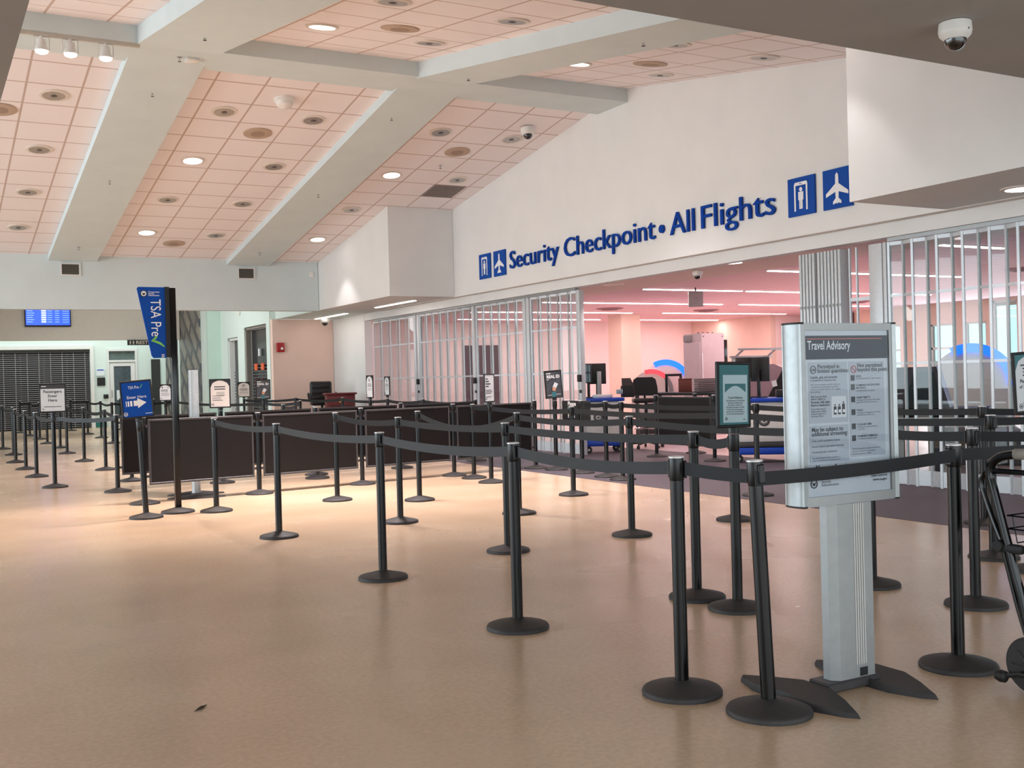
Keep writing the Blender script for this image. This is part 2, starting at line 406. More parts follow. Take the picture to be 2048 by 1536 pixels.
# rolling shutter: slats, narrow dark gaps and hanging links
def shutter_mat():
    m = bpy.data.materials.new('open_link_shutter'); m.use_nodes = True; nt = m.node_tree; p = nt.nodes['Principled BSDF']
    tc = nt.nodes.new('ShaderNodeTexCoord'); sp = nt.nodes.new('ShaderNodeSeparateXYZ'); nt.links.new(tc.outputs['Object'], sp.inputs[0])
    w = nt.nodes.new('ShaderNodeMath'); w.operation = 'PINGPONG'; w.inputs[1].default_value = .36; nt.links.new(sp.outputs[0], w.inputs[0])
    l = nt.nodes.new('ShaderNodeMath'); l.operation = 'LESS_THAN'; l.inputs[1].default_value = .012; nt.links.new(w.outputs[0], l.inputs[0])
    c = nt.nodes.new('ShaderNodeMix'); c.data_type = 'RGBA'; c.inputs[6].default_value = lin((150, 148, 150)); c.inputs[7].default_value = lin((196, 194, 194))
    nt.links.new(l.outputs[0], c.inputs[0]); nt.links.new(c.outputs[2], p.inputs['Base Color'])
    p.inputs['Metallic'].default_value = .3; p.inputs['Roughness'].default_value = .4
    return m
SHUT = shutter_mat()
t = thing('rolling_shutter', 'dark open-link rolling shutter closed across the opening on the far left', 'shutter', (1.6, 39.06, 0))
MB().box(-3.55, 3.59, .06, .09, 0, 2.65).build('backing', mat('dark_shop_interior', (26, 24, 28), .7, noise=.3, scale=2), t)
s = MB()
for k in range(38):
    z = .05 + k * .068
    s.box(-3.55, 3.59, 0, .02, z, z + .018)
for k in range(20):
    s.box(-3.4 + k * .36, -3.385 + k * .36, -.004, .018, .03, 2.6)
s.build('slats', SHUT, t, smooth=False)
MB().box(-3.55, 3.59, -.02, .06, 2.56, 2.655).build('hood', DARKM, t)

# white glazed door
def door(name, label, x0, x1, y, h, parts_mat, loc):
    pass
t = thing('glazed_door', 'white framed glazed door in the far teal wall beside the shutter', 'door', (6.24, 39.02, 0))
f = MB(); f.box(-.5, -.43, -.05, .1, 0, 2.69); f.box(.43, .5, -.05, .1, 0, 2.69); f.box(-.43, .43, -.05, .1, 2.6, 2.69); f.box(-.43, .43, -.05, .1, 2.22, 2.29)
f.build('frame', WHITEM, t)
f = MB(); f.box(-.42, -.28, -.02, .04, .02, 2.2); f.box(.28, .42, -.02, .04, .02, 2.2); f.box(-.28, .28, -.02, .04, 2.08, 2.2); f.box(-.28, .28, -.02, .04, .02, .32); f.box(-.02, .12, .045, .06, .3, 2.6)
lf = f.build('leaf', WHITEM, t)
MB().box(-.28, .28, .0, .012, .32, 2.08).build('glass_pane', mat('dark_door_glass', (70, 82, 88), .1, noise=.2), lf)
MB().box(-.43, .43, .03, .04, 2.29, 2.6).build('transom_pane', mat('dark_transom_glass', (96, 110, 108), .1, noise=.2), t)
MB().box(-.2, .1, -.006, -.001, .92, 1.25).build('notice', PAPER, lf)
MB().tube([(-.36, -.03, 1.0), (-.36, -.07, 1.0), (-.36, -.07, 1.25), (-.36, -.03, 1.25)], .012).build('handle', CHROME, lf)
# notices next to the door
t = tag(MB().box(5.39, 5.66, 38.975, 38.99, 1.76, 1.99).build('notice', PAPER), 'pale paper notice taped to the teal wall between shutter and door', 'notice')
MB().box(5.42, 5.63, 38.972, 38.974, 1.94, 1.975).build('heading', BLUEP, t)
tag(MB().box(5.41, 5.67, 38.97, 38.99, 1.42, 1.70).build('notice', BLACKP), 'black notice on the teal wall below the paper notice', 'notice')
tag(MB().rbox(5.60, 5.76, 38.95, 38.99, .98, 1.12).build('wall_plate', BLACKP), 'small black square box on the teal wall left of the white door', 'wall plate')
# arrivals screen
t = thing('flight_screen', 'lit blue flight information screen high on the far left wall', 'screen', (3.62, 36.08, 3.3))
MB().rbox(-.66, .66, -.08, .0, -.02, .78, .012).build('housing', BLACKP, t)
sc = MB().box(-.63, .63, -.086, -.081, .03, .75).build('display', mat('blue_display', (20, 60, 220), .3, noise=0, emit=(36, 80, 240), estr=.9), t)
lt = MB(); lw = MB()
for k in range(9):
    z = .66 - k * .068
    lt.box(-.6, -.6 + random.uniform(.16, .26), -.089, -.087, z, z + .024); lt.box(-.02, .12, -.089, -.087, z, z + .02); lt.box(.2, .32, -.089, -.087, z, z + .02); lt.box(.42, .6, -.089, -.087, z, z + .016)
    lw.box(-.19, -.05, -.089, -.087, z - .008, z + .04)
lt.build('flight_rows', mat('pale_blue_rows', (150, 180, 255), .4, noise=0, emit=(120, 160, 255), estr=.7), sc, smooth=False)
lw.build('time_column', mat('pale_time_column', (190, 205, 255), .4, noise=0, emit=(190, 205, 255), estr=.75), sc, smooth=False)
# RESTROOMS sign under the header
t = thing('restroom_sign', 'black restrooms sign with white letters below the far header', 'sign', (5.95, 36.05, 2.69))
MB().rbox(0, 1.3, -.04, .04, 0, .17, .006).build('board', BLACKP, t)
x = MB().text('RESTROOMS', .26, .035, .145, -.045, bold=.02, width=.98)
for px in (.05, .15):
    x.disc(px + .03, .135, .013, -.045, -.042, 10); x.poly([(px + .005, .07), (px + .055, .07), (px + .05, .118), (px + .01, .118)], -.045, -.042); x.box(px + .015, px + .045, -.045, -.042, .025, .07)
x.build('lettering', mat('warm_white_print', (214, 206, 190), .5, noise=.02), t, smooth=False)
m = MB(); m.box(.2, .22, -.01, .01, .17, .19); m.box(1.08, 1.1, -.01, .01, .17, .19); m.build('hanger', DARKM, t)
# murals: generic aerial view of pale roofs and dark roads
def mural_mat(nm, sc, off):
    m = bpy.data.materials.new(nm); m.use_nodes = True; nt = m.node_tree; p = nt.nodes['Principled BSDF']; p.inputs['Roughness'].default_value = .4
    tc = nt.nodes.new('ShaderNodeTexCoord'); mp = nt.nodes.new('ShaderNodeMapping'); mp.inputs['Rotation'].default_value = (.5, -1.571, .45); mp.inputs['Location'].default_value = off
    nt.links.new(tc.outputs['Object'], mp.inputs[0])
    v = nt.nodes.new('ShaderNodeTexBrick'); v.inputs['Scale'].default_value = sc; v.inputs['Mortar Size'].default_value = .05; v.inputs['Bias'].default_value = -.2
    v.inputs['Color1'].default_value = lin((186, 176, 158)); v.inputs['Color2'].default_value = lin((76, 80, 90)); v.inputs['Mortar'].default_value = lin((52, 56, 66))
    nt.links.new(mp.outputs[0], v.inputs['Vector'])
    n = nt.nodes.new('ShaderNodeTexNoise'); n.inputs['Scale'].default_value = 1.6; n.inputs['Detail'].default_value = 5; nt.links.new(tc.outputs['Object'], n.inputs['Vector'])
    x = nt.nodes.new('ShaderNodeMix'); x.data_type = 'RGBA'; x.inputs[7].default_value = lin((98, 100, 104)); nt.links.new(n.outputs['Fac'], x.inputs[0]); nt.links.new(v.outputs['Color'], x.inputs[6])
    nt.links.new(x.outputs[2], p.inputs['Base Color'])
    return m
for i, (y0, y1, lab) in enumerate(((33.4, 36.3, 'tall aerial photo mural of pale roofs, right hand panel on the far teal wall'), (36.75, 38.6, 'tall aerial photo mural, left hand panel just right of the tall blue sign pole'))):
    tag(MB().box(7.62, 7.655, y0, y1, .35, 3.9).build('wall_mural', mural_mat('aerial_mural_%d' % i, .45, (i * 3.1, 1, 0))), lab, 'mural', 'photo murals on the far wall')
# dark doorways
def doorway(y0, y1, h, label, slats, decals):
    yc = (y0 + y1) / 2; hw = (y1 - y0) / 2
    t = thing('shop_doorway', label, 'door', (8.1, yc, 0))
    f = MB(); f.box(-.02, .12, -hw, -hw + .06, 0, h); f.box(-.02, .12, hw - .09, hw, 0, h); f.box(-.02, .12, -hw, hw, h - .06, h - .001)
    f.build('frame', mat('brown_grey_frame', (128, 120, 114), .5) if decals else WHITEM, t)
    MB().box(.13, .16, -hw + .06, hw - .09, 0, h - .06).build('glass_leaf', mat('dark_leaf', (46, 46, 48), .2, noise=.2), t)
    s = MB()
    for k in range(slats): s.box(.1, .128, -hw + .06, hw - .09, .15 + k * .09, .18 + k * .09)
    s.build('blind', mat('grey_slats', (84, 90, 92), .5), t, smooth=False)
    if decals:
        for dy in (-.22, .42):
            d = MB().box(.07, .098, dy - .13, dy + .13, 1.72, 1.9); d.build('decal', ORANGE, t)
            d = MB().tube([(.08, dy, .95), (.08, dy, 1.1), (.08, dy - .1, 1.3), (.08, dy + .06, 1.3), (.08, dy, 1.5)], .03, 6); d.build('decal', BROWNB, t)
        MB().box(.06, .098, -.02, .1, 2.1, 2.3).build('notice', PAPER, t)
doorway(27.76, 29.88, 2.9, 'dark shop doorway with orange decals at the right of the teal wall', 20, True)
doorway(30.62, 31.73, 2.68, 'narrow dark doorway with white frame left of the decal doorway', 18, False)
tag(MB().rbox(8.0, 8.045, 33.6 - 3.4, 33.75 - 3.4, 3.3, 3.5).build('wall_box', WHITEP), 'small white box high on the teal wall above the doorways', 'box')
struct(MB().box(7.2, 7.5, 38.955, 38.995, 0, 2.3).build('door_2', mat('dark_far_door', (50, 52, 52), .4)))

# fire alarm, cameras
t = thing('fire_alarm', 'red fire alarm box on the blush wall left of the black chair', 'fire alarm', (8.25, 27.2, 2.15))
MB().rbox(-.1, .1, -.08, 0, 0, .24, .012).build('housing', REDA, t); MB().box(-.005, .055, -.086, -.081, .06, .12).build('strobe', SIGNW, t)
def dome(name, label, loc, s, tilt=0.0):
    t = thing(name, label, 'camera', loc)
    MB().lathe([(.12 * s, -.005 * s), (.125 * s, -.07 * s), (.118 * s, -.1 * s), (.085 * s, -.135 * s)], n=28).build('housing', WHITEP, t)
    MB().lathe([(.083 * s, -.134 * s)] + [(.083 * s * math.cos(a), -.134 * s - .083 * s * math.sin(a)) for a in (.25, .5, .75, 1.0, 1.25, 1.5)], n=28).build('dome', mat('smoked_dome', (22, 18, 18), .06, noise=0, coat=1), t)
    if loc[1] < 4:
        MB().tube([(.118 * s, -.03 * s, -.1 * s), (.14 * s, -.03 * s, -.07 * s)], .006 * s, 6).build('tab', WHITEP, t); MB().lathe([(.004, 0), (.004, -.008)], (.0, -.121 * s, -.07 * s), 8).build('screw', DARKM, t)
    if tilt: t.rotation_euler = (-tilt, 0, 0)
    return t
dome('dome_camera', 'white dome security camera under the low grey ceiling at upper right', (4.408, 3.474, 3.0), .62)
dome('dome_camera', 'white dome camera on the soffit above the blush wall corner', (9.2, 26.4, 3.0), 1.0)
dome('dome_camera', 'small dome camera on the checkpoint soffit above the opening', (10.25, 12.7, 2.87), .62)
dome('dome_camera', 'dome camera on the sloped tile ceiling above the sign wall', (8.83, 15.2, zf(15.2) - .02), .9, SL_F)

# ------------------------------------------------------------------ ceiling fixtures
def dl_meshes():
    ring = MB().lathe([(.19, .0), (.19, -.012), (.15, -.016), (.148, -.004)], n=28).mesh('trim_ring', TRIMW)
    bowl = MB().lathe([(.148, -.012), (.12, .001), (.06, .006), (.0, .006)], n=28)
    bowl = MB()
    n = 28; prof = [(.149, -.014), (.125, -.006), (.09, -.002), (.045, -.001)]
    bowl.lathe(prof, n=n); bm_ = bowl.mesh('reflector', REFL)
    lens = MB().lathe([(.148, -.004), (.146, -.013), (.1, -.015), (.02, -.016)], n=28).mesh('lens', LENS_ON)
    bulb = MB().lathe([(.045, -.003), (.04, -.02), (.015, -.026)], n=14).mesh('bulb', mat('dark_bulb', (90, 80, 76), .3, noise=.1))
    return ring, bm_, lens, bulb
RING, BOWL, LENSM, BULBM = dl_meshes()
def downlight(x, y, zfun, on, label, slope):
    t = thing('downlight', label, 'light', (x, y, zfun(y) - .001), group='recessed downlights in the tile ceiling')
    t.rotation_euler = (-slope, 0, 0)
    link('trim_ring', RING, t)
    if on: link('lens', LENSM, t)
    else: link('reflector', BOWL, t); link('bulb', BULBM, t)
    return t
ROWN = ('highest', 'second', 'third', 'lowest')
YF = (15.75, 17.83, 19.87, 21.93)
for cx, nm, lit in ((1.74, 'left bay', ()), (4.04, 'middle bay, left column', (1, 3)), (5.39, 'middle bay, right column', ()), (7.53, 'right bay, left column', (1, 3)), (8.84, 'right bay, right column', ())):
    for i, y in enumerate(YF):
        if cx > 8 and i == 3: continue
        if cx > 8 and i == 2: continue
        downlight(cx, y, zf, i in lit, '%s downlight, %s of the sloped %s' % ('lit' if i in lit else 'unlit', ROWN[i], nm), SL_F)
for x, y, on, lab in ((4.16, 11.75, True, 'lit downlight in the near slope above the left coffer edge'), (7.67, 11.84, True, 'lit downlight in the near slope just over the sign wall bay'),
                      (4.22, 9.84, False, 'unlit downlight at the top edge of the photo, near slope'), (5.53, 11.82, False, 'unlit downlight in the near slope right of the lit one'), (5.58, 9.86, False, 'unlit downlight in the near slope, upper right of the middle coffer'),
                      (7.63, 9.75, False, 'unlit downlight in the near slope beside the low grey ceiling'), (8.97, 11.8, False, 'unlit downlight in the near slope close to the sign wall'), (8.9, 9.69, False, 'unlit downlight nearest the white box at the sign wall top')):
    downlight(x, y, zn, on, lab, SL_N)
def speaker(x, y, zfun, slope, label):
    t = thing('ceiling_speaker', label, 'speaker', (x, y, zfun(y) - .001), group='round ceiling speakers'); t.rotation_euler = (-slope, 0, 0)
    MB().lathe([(.22, 0), (.22, -.012), (.18, -.018), (.03, -.02)], n=32).build('grille', SPK, t)
    MB().lathe([(.11, -.016), (.11, -.021), (.02, -.022)], n=24).build('cone', mat('speaker_cone', (160, 138, 122), .7, noise=.04, scale=80), t)
for x, y, lab in ((1.11, 16.4, 'round beige speaker at the left photo edge'), (4.73, 16.45, 'round beige speaker high in the middle ceiling bay'), (4.7, 22.62, 'round beige speaker low in the middle ceiling bay'), (8.19, 16.5, 'round beige speaker in the right ceiling bay')):
    speaker(x, y, zf, SL_F, lab)
speaker(4.87, 11.17, zn, SL_N, 'round beige speaker in the near slope of the middle coffer')
speaker(8.3, 11.12, zn, SL_N, 'round beige speaker in the near slope by the sign wall')
t = thing('smoke_detector', 'white domed detector on the middle ceiling bay', 'detector', (4.75, 15.12, zf(15.12))); t.rotation_euler = (-SL_F, 0, 0)
MB().lathe([(.15, 0), (.15, -.03), (.12, -.05), (.11, -.1), (.05, -.14)], n=24).build('body', WHITEP, t)
def sprinkler(x, y, z, label):
    t = thing('sprinkler_head', label, 'sprinkler', (x, y, z), group='sprinkler heads under the beams')
    MB().lathe([(.045, 0), (.045, -.008), (.014, -.012), (.014, -.05)], n=14).build('escutcheon', CHROME, t)
    MB().lathe([(.03, -.075), (.03, -.079)], n=14).build('deflector', DARKM, t)
    m = MB(); m.tube([(.012, 0, -.05), (.02, 0, -.062), (.006, 0, -.077)], .003, 6); m.tube([(-.012, 0, -.05), (-.02, 0, -.062), (-.006, 0, -.077)], .003, 6); m.build('frame_arm', DARKM, t)
    t.scale = (.72, .72, .72)
for x, y, lab in ((2.9, 15.05, 'sprinkler at the top of the left beam'), (2.88, 18.7, 'sprinkler midway down the left beam'), (2.88, 22.7, 'sprinkler at the foot of the left beam'), (6.38, 15.05, 'sprinkler at the top of the right beam'), (6.47, 18.75, 'sprinkler midway down the right beam'), (6.5, 22.7, 'sprinkler at the foot of the right beam')):
    sprinkler(x, y, zf(y) - .125, lab + ', under pale plaster')
sprinkler(8.2, 17.2, zf(17.2), 'sprinkler in the tiles of the right bay')
sprinkler(2.96, 12.3, zn(12.3) - .19, 'sprinkler under the near left beam'); sprinkler(6.6, 12.9, zn(12.9) - .19, 'sprinkler where the right beam meets the ridge beam'); sprinkler(6.6, 8.95, zn(8.95) - .19, 'sprinkler under the near right beam by the grey ceiling')
sprinkler(3.0, 13.8, 5.475, 'sprinkler under the ridge beam beside a small white detector')
tag(MB().rbox(3.08, 3.24, 13.74, 13.9, 5.44, 5.475, .008).build('detector', WHITEP), 'small square white detector under the ridge beam', 'detector')
# return-air grille
t = thing('return_grille', 'square grey return air grille among the ceiling tiles', 'vent', (8.86, 18.5, zf(18.5) - .001)); t.rotation_euler = (-SL_F, 0, 0)
MB().box(-.33, .33, -.34, .34, -.008, 0).build('frame', mat('grey_grille', (150, 140, 136), .7, noise=.05), t)
m = MB()
for k in range(14): m.box(-.3, .3, -.31 + k * .045, -.3 + k * .045, -.014, -.008)
m.build('louvres', mat('grey_louvre', (128, 118, 116), .7), t)
for x0, lab in ((2.64, 'white framed air vent on the bulkhead under the left beam'), (6.28, 'white framed air vent on the bulkhead under the right beam')):
    t = thing('air_vent', lab, 'vent', (x0, 23.757, 3.67), group='air vents on the far bulkhead')
    f = MB(); f.box(0, .4, -.03, 0, 0, .03); f.box(0, .4, -.03, 0, .24, .27); f.box(0, .035, -.03, 0, .03, .24); f.box(.365, .4, -.03, 0, .03, .24); f.build('frame', WHITEM, t)
    MB().box(.035, .365, -.006, -.002, .03, .24).build('backing', BLACKP, t)
    m = MB()
    for k in range(9): m.box(.035, .365, -.022, -.008, .04 + k * .023, .047 + k * .023)
    for k in range(12): m.box(.05 + k * .027, .056 + k * .027, -.022, -.008, .03, .24)
    m.build('louvres', mat('vent_louvre', (120, 118, 108), .5), t)
tag(MB().rbox(7.93, 8.03, 23.735, 23.757, 3.75, 3.88, .006).build('wall_plate', WHITEP), 'tiny white wall plate at the right end of the bulkhead', 'wall plate')
# track light
t = thing('track_light', 'white track light bar with three lit spots at upper left', 'light', (0, 13.46, 5.475))
MB().box(.9, 2.46, -.02, .02, -.045, 0).build('track', mat('grey_track', (196, 190, 180), .5), t)
for x in (1.37, 1.68, 2.07):
    hd = MB().lathe([(.02, -.045), (.02, -.08), (.05, -.085), (.055, -.15), (.075, -.2), (.078, -.215)], (x, 0, 0), 18).build('spot_head', WHITEM, t)
    MB().lathe([(.07, -.214), (.065, -.235), (.03, -.25)], (x, 0, 0), 18).build('bulb', BULB, hd)
    fr = MB(); fr.tube([(x - .085, 0, -.05), (x - .085, 0, -.2)], .005, 6); fr.tube([(x + .085, 0, -.05), (x + .085, 0, -.2)], .005, 6); fr.tube([(x - .085, 0, -.05), (x + .085, 0, -.05)], .005, 6); fr.build('yoke', WHITEM, hd)
    l = lamp('track_spot', 'SPOT', (x, 13.46, 5.2), 110, (1, .68, .42), spot_size=math.radians(50), spot_blend=.8, shadow_soft_size=.06); aim(l, (x - .2, 11.6, 0))
# linear lights in the white soffits
for y0, y1, x, lab in ((24.6, 26.85, 9.12, 'lit linear light in the soffit by the blush wall'), (20.45, 22.55, 9.07, 'lit linear light in the soffit under the white box')):
    t = thing('linear_light', lab, 'light', (x, (y0 + y1) / 2, 3.0)); h = (y1 - y0) / 2
    MB().box(-.06, .06, -h - .03, h + .03, -.012, -.001).build('trim', TRIMW, t); MB().box(-.045, .045, -h, h, -.022, -.0125).build('diffuser', LED_W, t)
for x, y, z, on, lab in ((9.97, 11.6, 2.87, True, 'lit downlight in the checkpoint soffit above the opening'), (9.13, 6.5, 3.0, True, 'lit downlight in the soffit at the right photo edge'), (10.3, 15.0, 2.87, False, 'small downlight in the checkpoint soffit beside the left gate')):
    t = thing('downlight', lab, 'light', (x, y, z), group='downlights in the white soffits'); link('trim_ring', RING, t); link('lens' if on else 'reflector', LENSM if on else BOWL, t)
    l = lamp('soffit_spot', 'SPOT', (x, y, z - .04), 40, (1, .8, .74), spot_size=math.radians(120), spot_blend=.6, shadow_soft_size=.08)
# real light of the lit downlights
for x, y, zfun, pw, sz in ((7.65, 7.76, zn, 26, 78), (4.04, 17.83, zf, 950, 100), (4.04, 21.93, zf, 550, 110), (7.53, 17.83, zf, 750, 96), (7.53, 21.93, zf, 50, 80), (4.16, 11.75, zn, 2300, 100), (7.67, 11.84, zn, 900, 96)):
    l = lamp('downlight_spot', 'SPOT', (x, y, zfun(y) - .05), pw, (1, .9, .9), spot_size=math.radians(sz), spot_blend=.3 if pw < 100 else 1, shadow_soft_size=.12 if pw < 100 else .5)
downlight(7.65, 7.76, zn, True, 'lit downlight beside the white box at the end of the sign wall', SL_N)
# ------------------------------------------------------------------ lettering on the sign wall
def wall_text(body, y0, width, label, size=.455, z=3.325):
    o = MB().text(body, 0, 0, size, 0, ext=.013, bold=.0, width=width).build('wall_lettering', LBLUE, smooth=False)
    o.location = (9.535, y0, z); o.rotation_euler = (0, 0, -PI / 2)
    return tag(o, label, 'lettering')
wall_text('Security', 17.17, 1.70, 'blue raised letters reading Security on the white wall')
wall_text('Checkpoint', 15.29, 2.53, 'blue raised letters reading Checkpoint on the white wall')
wall_text('All', 12.40, .55, 'blue raised letters reading All on the white wall')
wall_text('Flights', 11.695, 1.455, 'blue raised letters reading Flights on the white wall')
o = MB().disc(0, 0, .06, -.015, .015).build('wall_lettering', LBLUE); o.location = (9.535, 12.6, 3.445); o.rotation_euler = (0, 0, -PI / 2)
tag(o, 'blue raised dot between Security Checkpoint and All Flights', 'lettering')
PLANE = [(0, .40), (.022, .375), (.026, .27), (.175, .165), (.175, .125), (.026, .175), (.022, .10), (.065, .062), (.065, .03), (.012, .045), (0, .03)]
def pictogram(y0, kind, label, w=.455, h=.47):
    t = thing('pictogram_sign', label, 'sign', (9.553, y0, 3.237), -PI / 2)
    MB().box(0, w, -.02, 0, 0, h).build('panel', BLUE, t)
    m = MB()
    if kind == 'plane':
        r = PLANE; pts = [(w / 2 + x, z + .02) for x, z in reversed(r)] + [(w / 2 - x, z + .02) for x, z in r[1:-1]]
        pts = [(w / 2 - x, z + .02) for x, z in r[:-1]] + [(w / 2, .05)] + [(w / 2 + x, z + .02) for x, z in reversed(r[:-1]) if x > 0]
        m.poly(pts, -.026, -.021)
    else:
        m.box(.115, .14, -.026, -.021, .06, .37); m.box(.315, .34, -.026, -.021, .06, .37)
        m.poly([(.115, .37), (.34, .37), (.34, .385), (.325, .41), (.13, .41), (.115, .385)], -.026, -.021)
        m.disc(.2275, .32, .026, -.026, -.021, 16)
        m.poly([(.185, .29), (.185, .19), (.2, .19), (.2, .08), (.224, .08), (.224, .18), (.231, .18), (.231, .08), (.255, .08), (.255, .19), (.27, .19), (.27, .29)], -.026, -.021)
    s = m.build('symbol', SIGNW, t, smooth=False)
    if kind != 'plane':
        MB().box(.205, .25, -.028, -.0265, .385, .393).build('indicator', BLUE, s)
pictogram(18.39, 'scan', 'blue scanner pictogram at the far left of the wall lettering')
pictogram(17.80, 'plane', 'blue aeroplane pictogram just left of the word Security')
pictogram(10.01, 'scan', 'blue scanner pictogram just right of the word Flights')
pictogram(9.42, 'plane', 'blue aeroplane pictogram beside the protruding white box')

# ------------------------------------------------------------------ folding gates
GX = 9.79
def gate(name, label, y0, sections, mw):
    root = thing(name, label, 'gate', (GX, y0, 0))
    ys = [y for s in sections for y in s[:2]]
    MB().box(-.045, .045, min(ys) - y0, max(ys) - y0, 2.785, 2.829).build('track', ALU_S, root)
    k = 0
    for ya, yb, n in sections:
        p = (yb - ya) / n
        for i in range(n):
            a = Vector(((.022 if i % 2 else -.022), ya + i * p - y0, 0)); b = Vector(((-.022 if i % 2 else .022), ya + (i + 1) * p - y0, 0))
            d = (b - a); L = d.length; ang = math.atan2(d.y, d.x); mtx = Matrix.Translation(a) @ Matrix.Rotation(ang, 4, 'Z')
            w_ = mw / 2; m = MB(); m.box(-w_, w_, -w_, w_, .01, 2.78); m.box(.015, L - .015, -.008, .008, .02, .19); m.box(.015, L - .015, -.008, .008, 1.375, 1.405); m.box(.015, L - .015, -.008, .008, 2.15, 2.18); m.box(.015, L - .015, -.01, .01, 2.74, 2.78)
            lf = m.xf(mtx).build('leaf', GATEM, root, smooth=False)
            MB().box(.015, L - .015, -.002, .002, .191, 2.739).xf(mtx).build('glass_pane', GLASS, lf, smooth=False)
    return root
g = gate('folding_gate', 'glazed aluminium folding gate standing closed left of the checkpoint opening', 19.8, ((24.5, 22.1, 9), (21.75, 19.25, 14), (19.02, 17.2, 11), (16.85, 15.32, 9)), .02)
for y in (22.02, 21.83, 19.14, 17.08, 16.95, 15.25):
    MB().rbox(-.05, .05, y - 19.8 - .055, y - 19.8 + .055, 0.005, 2.784, .012).build('post', GATEM, g)
for y in (21.83, 19.05, 15.2):
    m = MB(); m.rbox(-.1, -.052, y - 19.8 - .04, y - 19.8 + .04, 1.24, 1.36, .006); m.build('lock_box', BLACKP, g)
    MB().lathe([(.03, 0), (.03, .02), (.01, .025)], (0, 0, 0), 14).xf(Matrix.Translation((-.052, y - 19.8, 1.08)) @ Matrix.Rotation(-PI / 2, 4, 'Y')).build('lock_cylinder', DARKM, g)
g = gate('folding_gate', 'glazed aluminium folding gate standing closed right of the checkpoint opening', 8.6, ((8.66, 4.04, 28),), .027)
MB().rbox(-.05, .05, .14, .34, .005, 2.784, .012).build('post', GATEM, g)
MB().rbox(-.05, .05, .08, .13, .005, 2.784, .008).build('post', GATEM, g)
m = MB()
for i in range(2): m.box(-.012, .012, .55 + i * .11, .57 + i * .11, .01, 2.78)
m.box(-.01, .01, .44, .68, .02, .19); m.box(-.01, .01, .36, .68, 2.145, 2.185); m.build('leaf', GATEM, g, smooth=False)
t = thing('folded_gate_stack', 'stack of folded gate leaves standing upright at the right side of the opening', 'gate', (GX, 9.66, 0))
for i in range(12):
    y = -.32 + i * .056 + (.03 if i > 6 else 0)
    m = MB(); m.rbox(-.09, .09, y, y + .04, .01, 2.78, .008); lf = m.build('leaf', GATEM, t)
    MB().box(-.096, -.0905, y + .004, y + .036, 2.1, 2.13).build('hinge', ALU_S, lf, smooth=False)

# ------------------------------------------------------------------ belt stanchions
BASE_ME = MB().lathe([(.169, 0), (.170, .012), (.164, .022), (.150, .027), (.055, .05), (.036, .055), (.031, .058)], n=40).mesh('base', RUBBER, ang=50)
POLE_ME = MB().lathe([(.0295, .05), (.0295, .93)], n=24).mesh('pole', POLE)
m = MB().lathe([(.0298, .9), (.0315, .904), (.0315, .995), (.031, .997)], n=24); HEAD_ME = m.mesh('head', HEADM)
CAP_ME = MB().lathe([(.0335, .9952), (.034, .999), (.033, 1.002), (.02, 1.0035)], n=24).mesh('cap', CAPM)
CLIP_ME = MB().rbox(-.016, .016, -.043, -.0315, .91, .985, .004, 1).mesh('belt_clip', HEADM)
POSTS = {}
def stanchion(key, x, y, label, lean=(0, 0), clips=(0,), rz=0.0, bare=False):
    t = thing('stanchion', label, 'belt stanchion', (x, y, 0), group='black belt stanchions')
    link('base', BASE_ME, t)
    p = [link('pole', POLE_ME, t), link('head', HEAD_ME, t)]
    if not bare: p.append(link('cap', CAP_ME, t))
    for c in clips:
        o = link('belt_clip', CLIP_ME, t); o.rotation_euler = (lean[1], lean[0], c); p.append(o)
    for o in p[:2 if bare else 3]: o.rotation_euler = (lean[1], lean[0], 0)
    POSTS[key] = (t, Vector((x, y, 0)) + Vector((lean[0], -lean[1], 0)) * 1.0)
    return t
def belt(ka, kb, sag=.02, ra=.044, rb=.035, za=.952, zb=.952, to=None, sy=0.0):
    t, A = POSTS[ka]; B = POSTS[kb][1] if to is None else Vector((to[0], to[1], 0))
    org = t.location; d = (B - A); L = d.length; d.normalize(); nrm = Vector((-d.y, d.x, 0))
    n = 18; vs = []; fs = []
    for i in range(n + 1):
        u = i / n; P = A + d * (ra + (L - ra - rb) * u) - Vector((org.x, org.y, 0)); z = za + (zb - za) * u - sag * 4 * u * (1 - u)
        for sgn in (-1, 1):
            for dz in (-.0275, .0275): vs.append(P + nrm * (.0018 * sgn + sy) + Vector((0, 0, z + dz)))
    for i in range(n):
        a = i * 4; b = a + 4
        fs += [(a, a + 1, b + 1, b), (a + 2, b + 2, b + 3, a + 3), (a + 1, a + 3, b + 3, b + 1), (a, b, b + 2, a + 2)]
    fs += [(0, 2, 3, 1), (n * 4, n * 4 + 1, n * 4 + 3, n * 4 + 2)]
    MB().add(vs, fs).build('belt', BELT, t)
ORD = ('nearest', 'second', 'third', 'fourth', 'fifth', 'sixth', 'seventh', 'eighth', 'ninth', 'tenth')
# front belt line
stanchion('a0', 2.92, 3.24, 'leaning black stanchion in front of the travel advisory board', (-.022, -.026), (0,))
stanchion('a1', 2.80, 3.64, 'upright black stanchion just left of the leaning one at the board', clips=(PI, .9))
stanchion('a2', 2.805, 5.069, 'lone black stanchion in the centre foreground, third in the front belt line', clips=(PI, 0))
stanchion('a3', 2.759, 6.87, 'black stanchion in the front belt line, next left of the centre foreground one', clips=(PI, 0))
stanchion('a4', 2.756, 9.269, 'black stanchion in the front belt line, second from its far left end', clips=(PI, 0))
stanchion('a5', 2.773, 11.593, 'black stanchion at the far left end of the front belt line', clips=(0,))
stanchion('a9', 4.059, 3.261, 'black stanchion with a wide round base right of the advisory board', clips=(PI / 2, -PI / 2))
for k in ('a5 a4', 'a4 a3', 'a3 a2', 'a2 a1'):
    a_, b_ = k.split(); belt(a_, b_, .028)
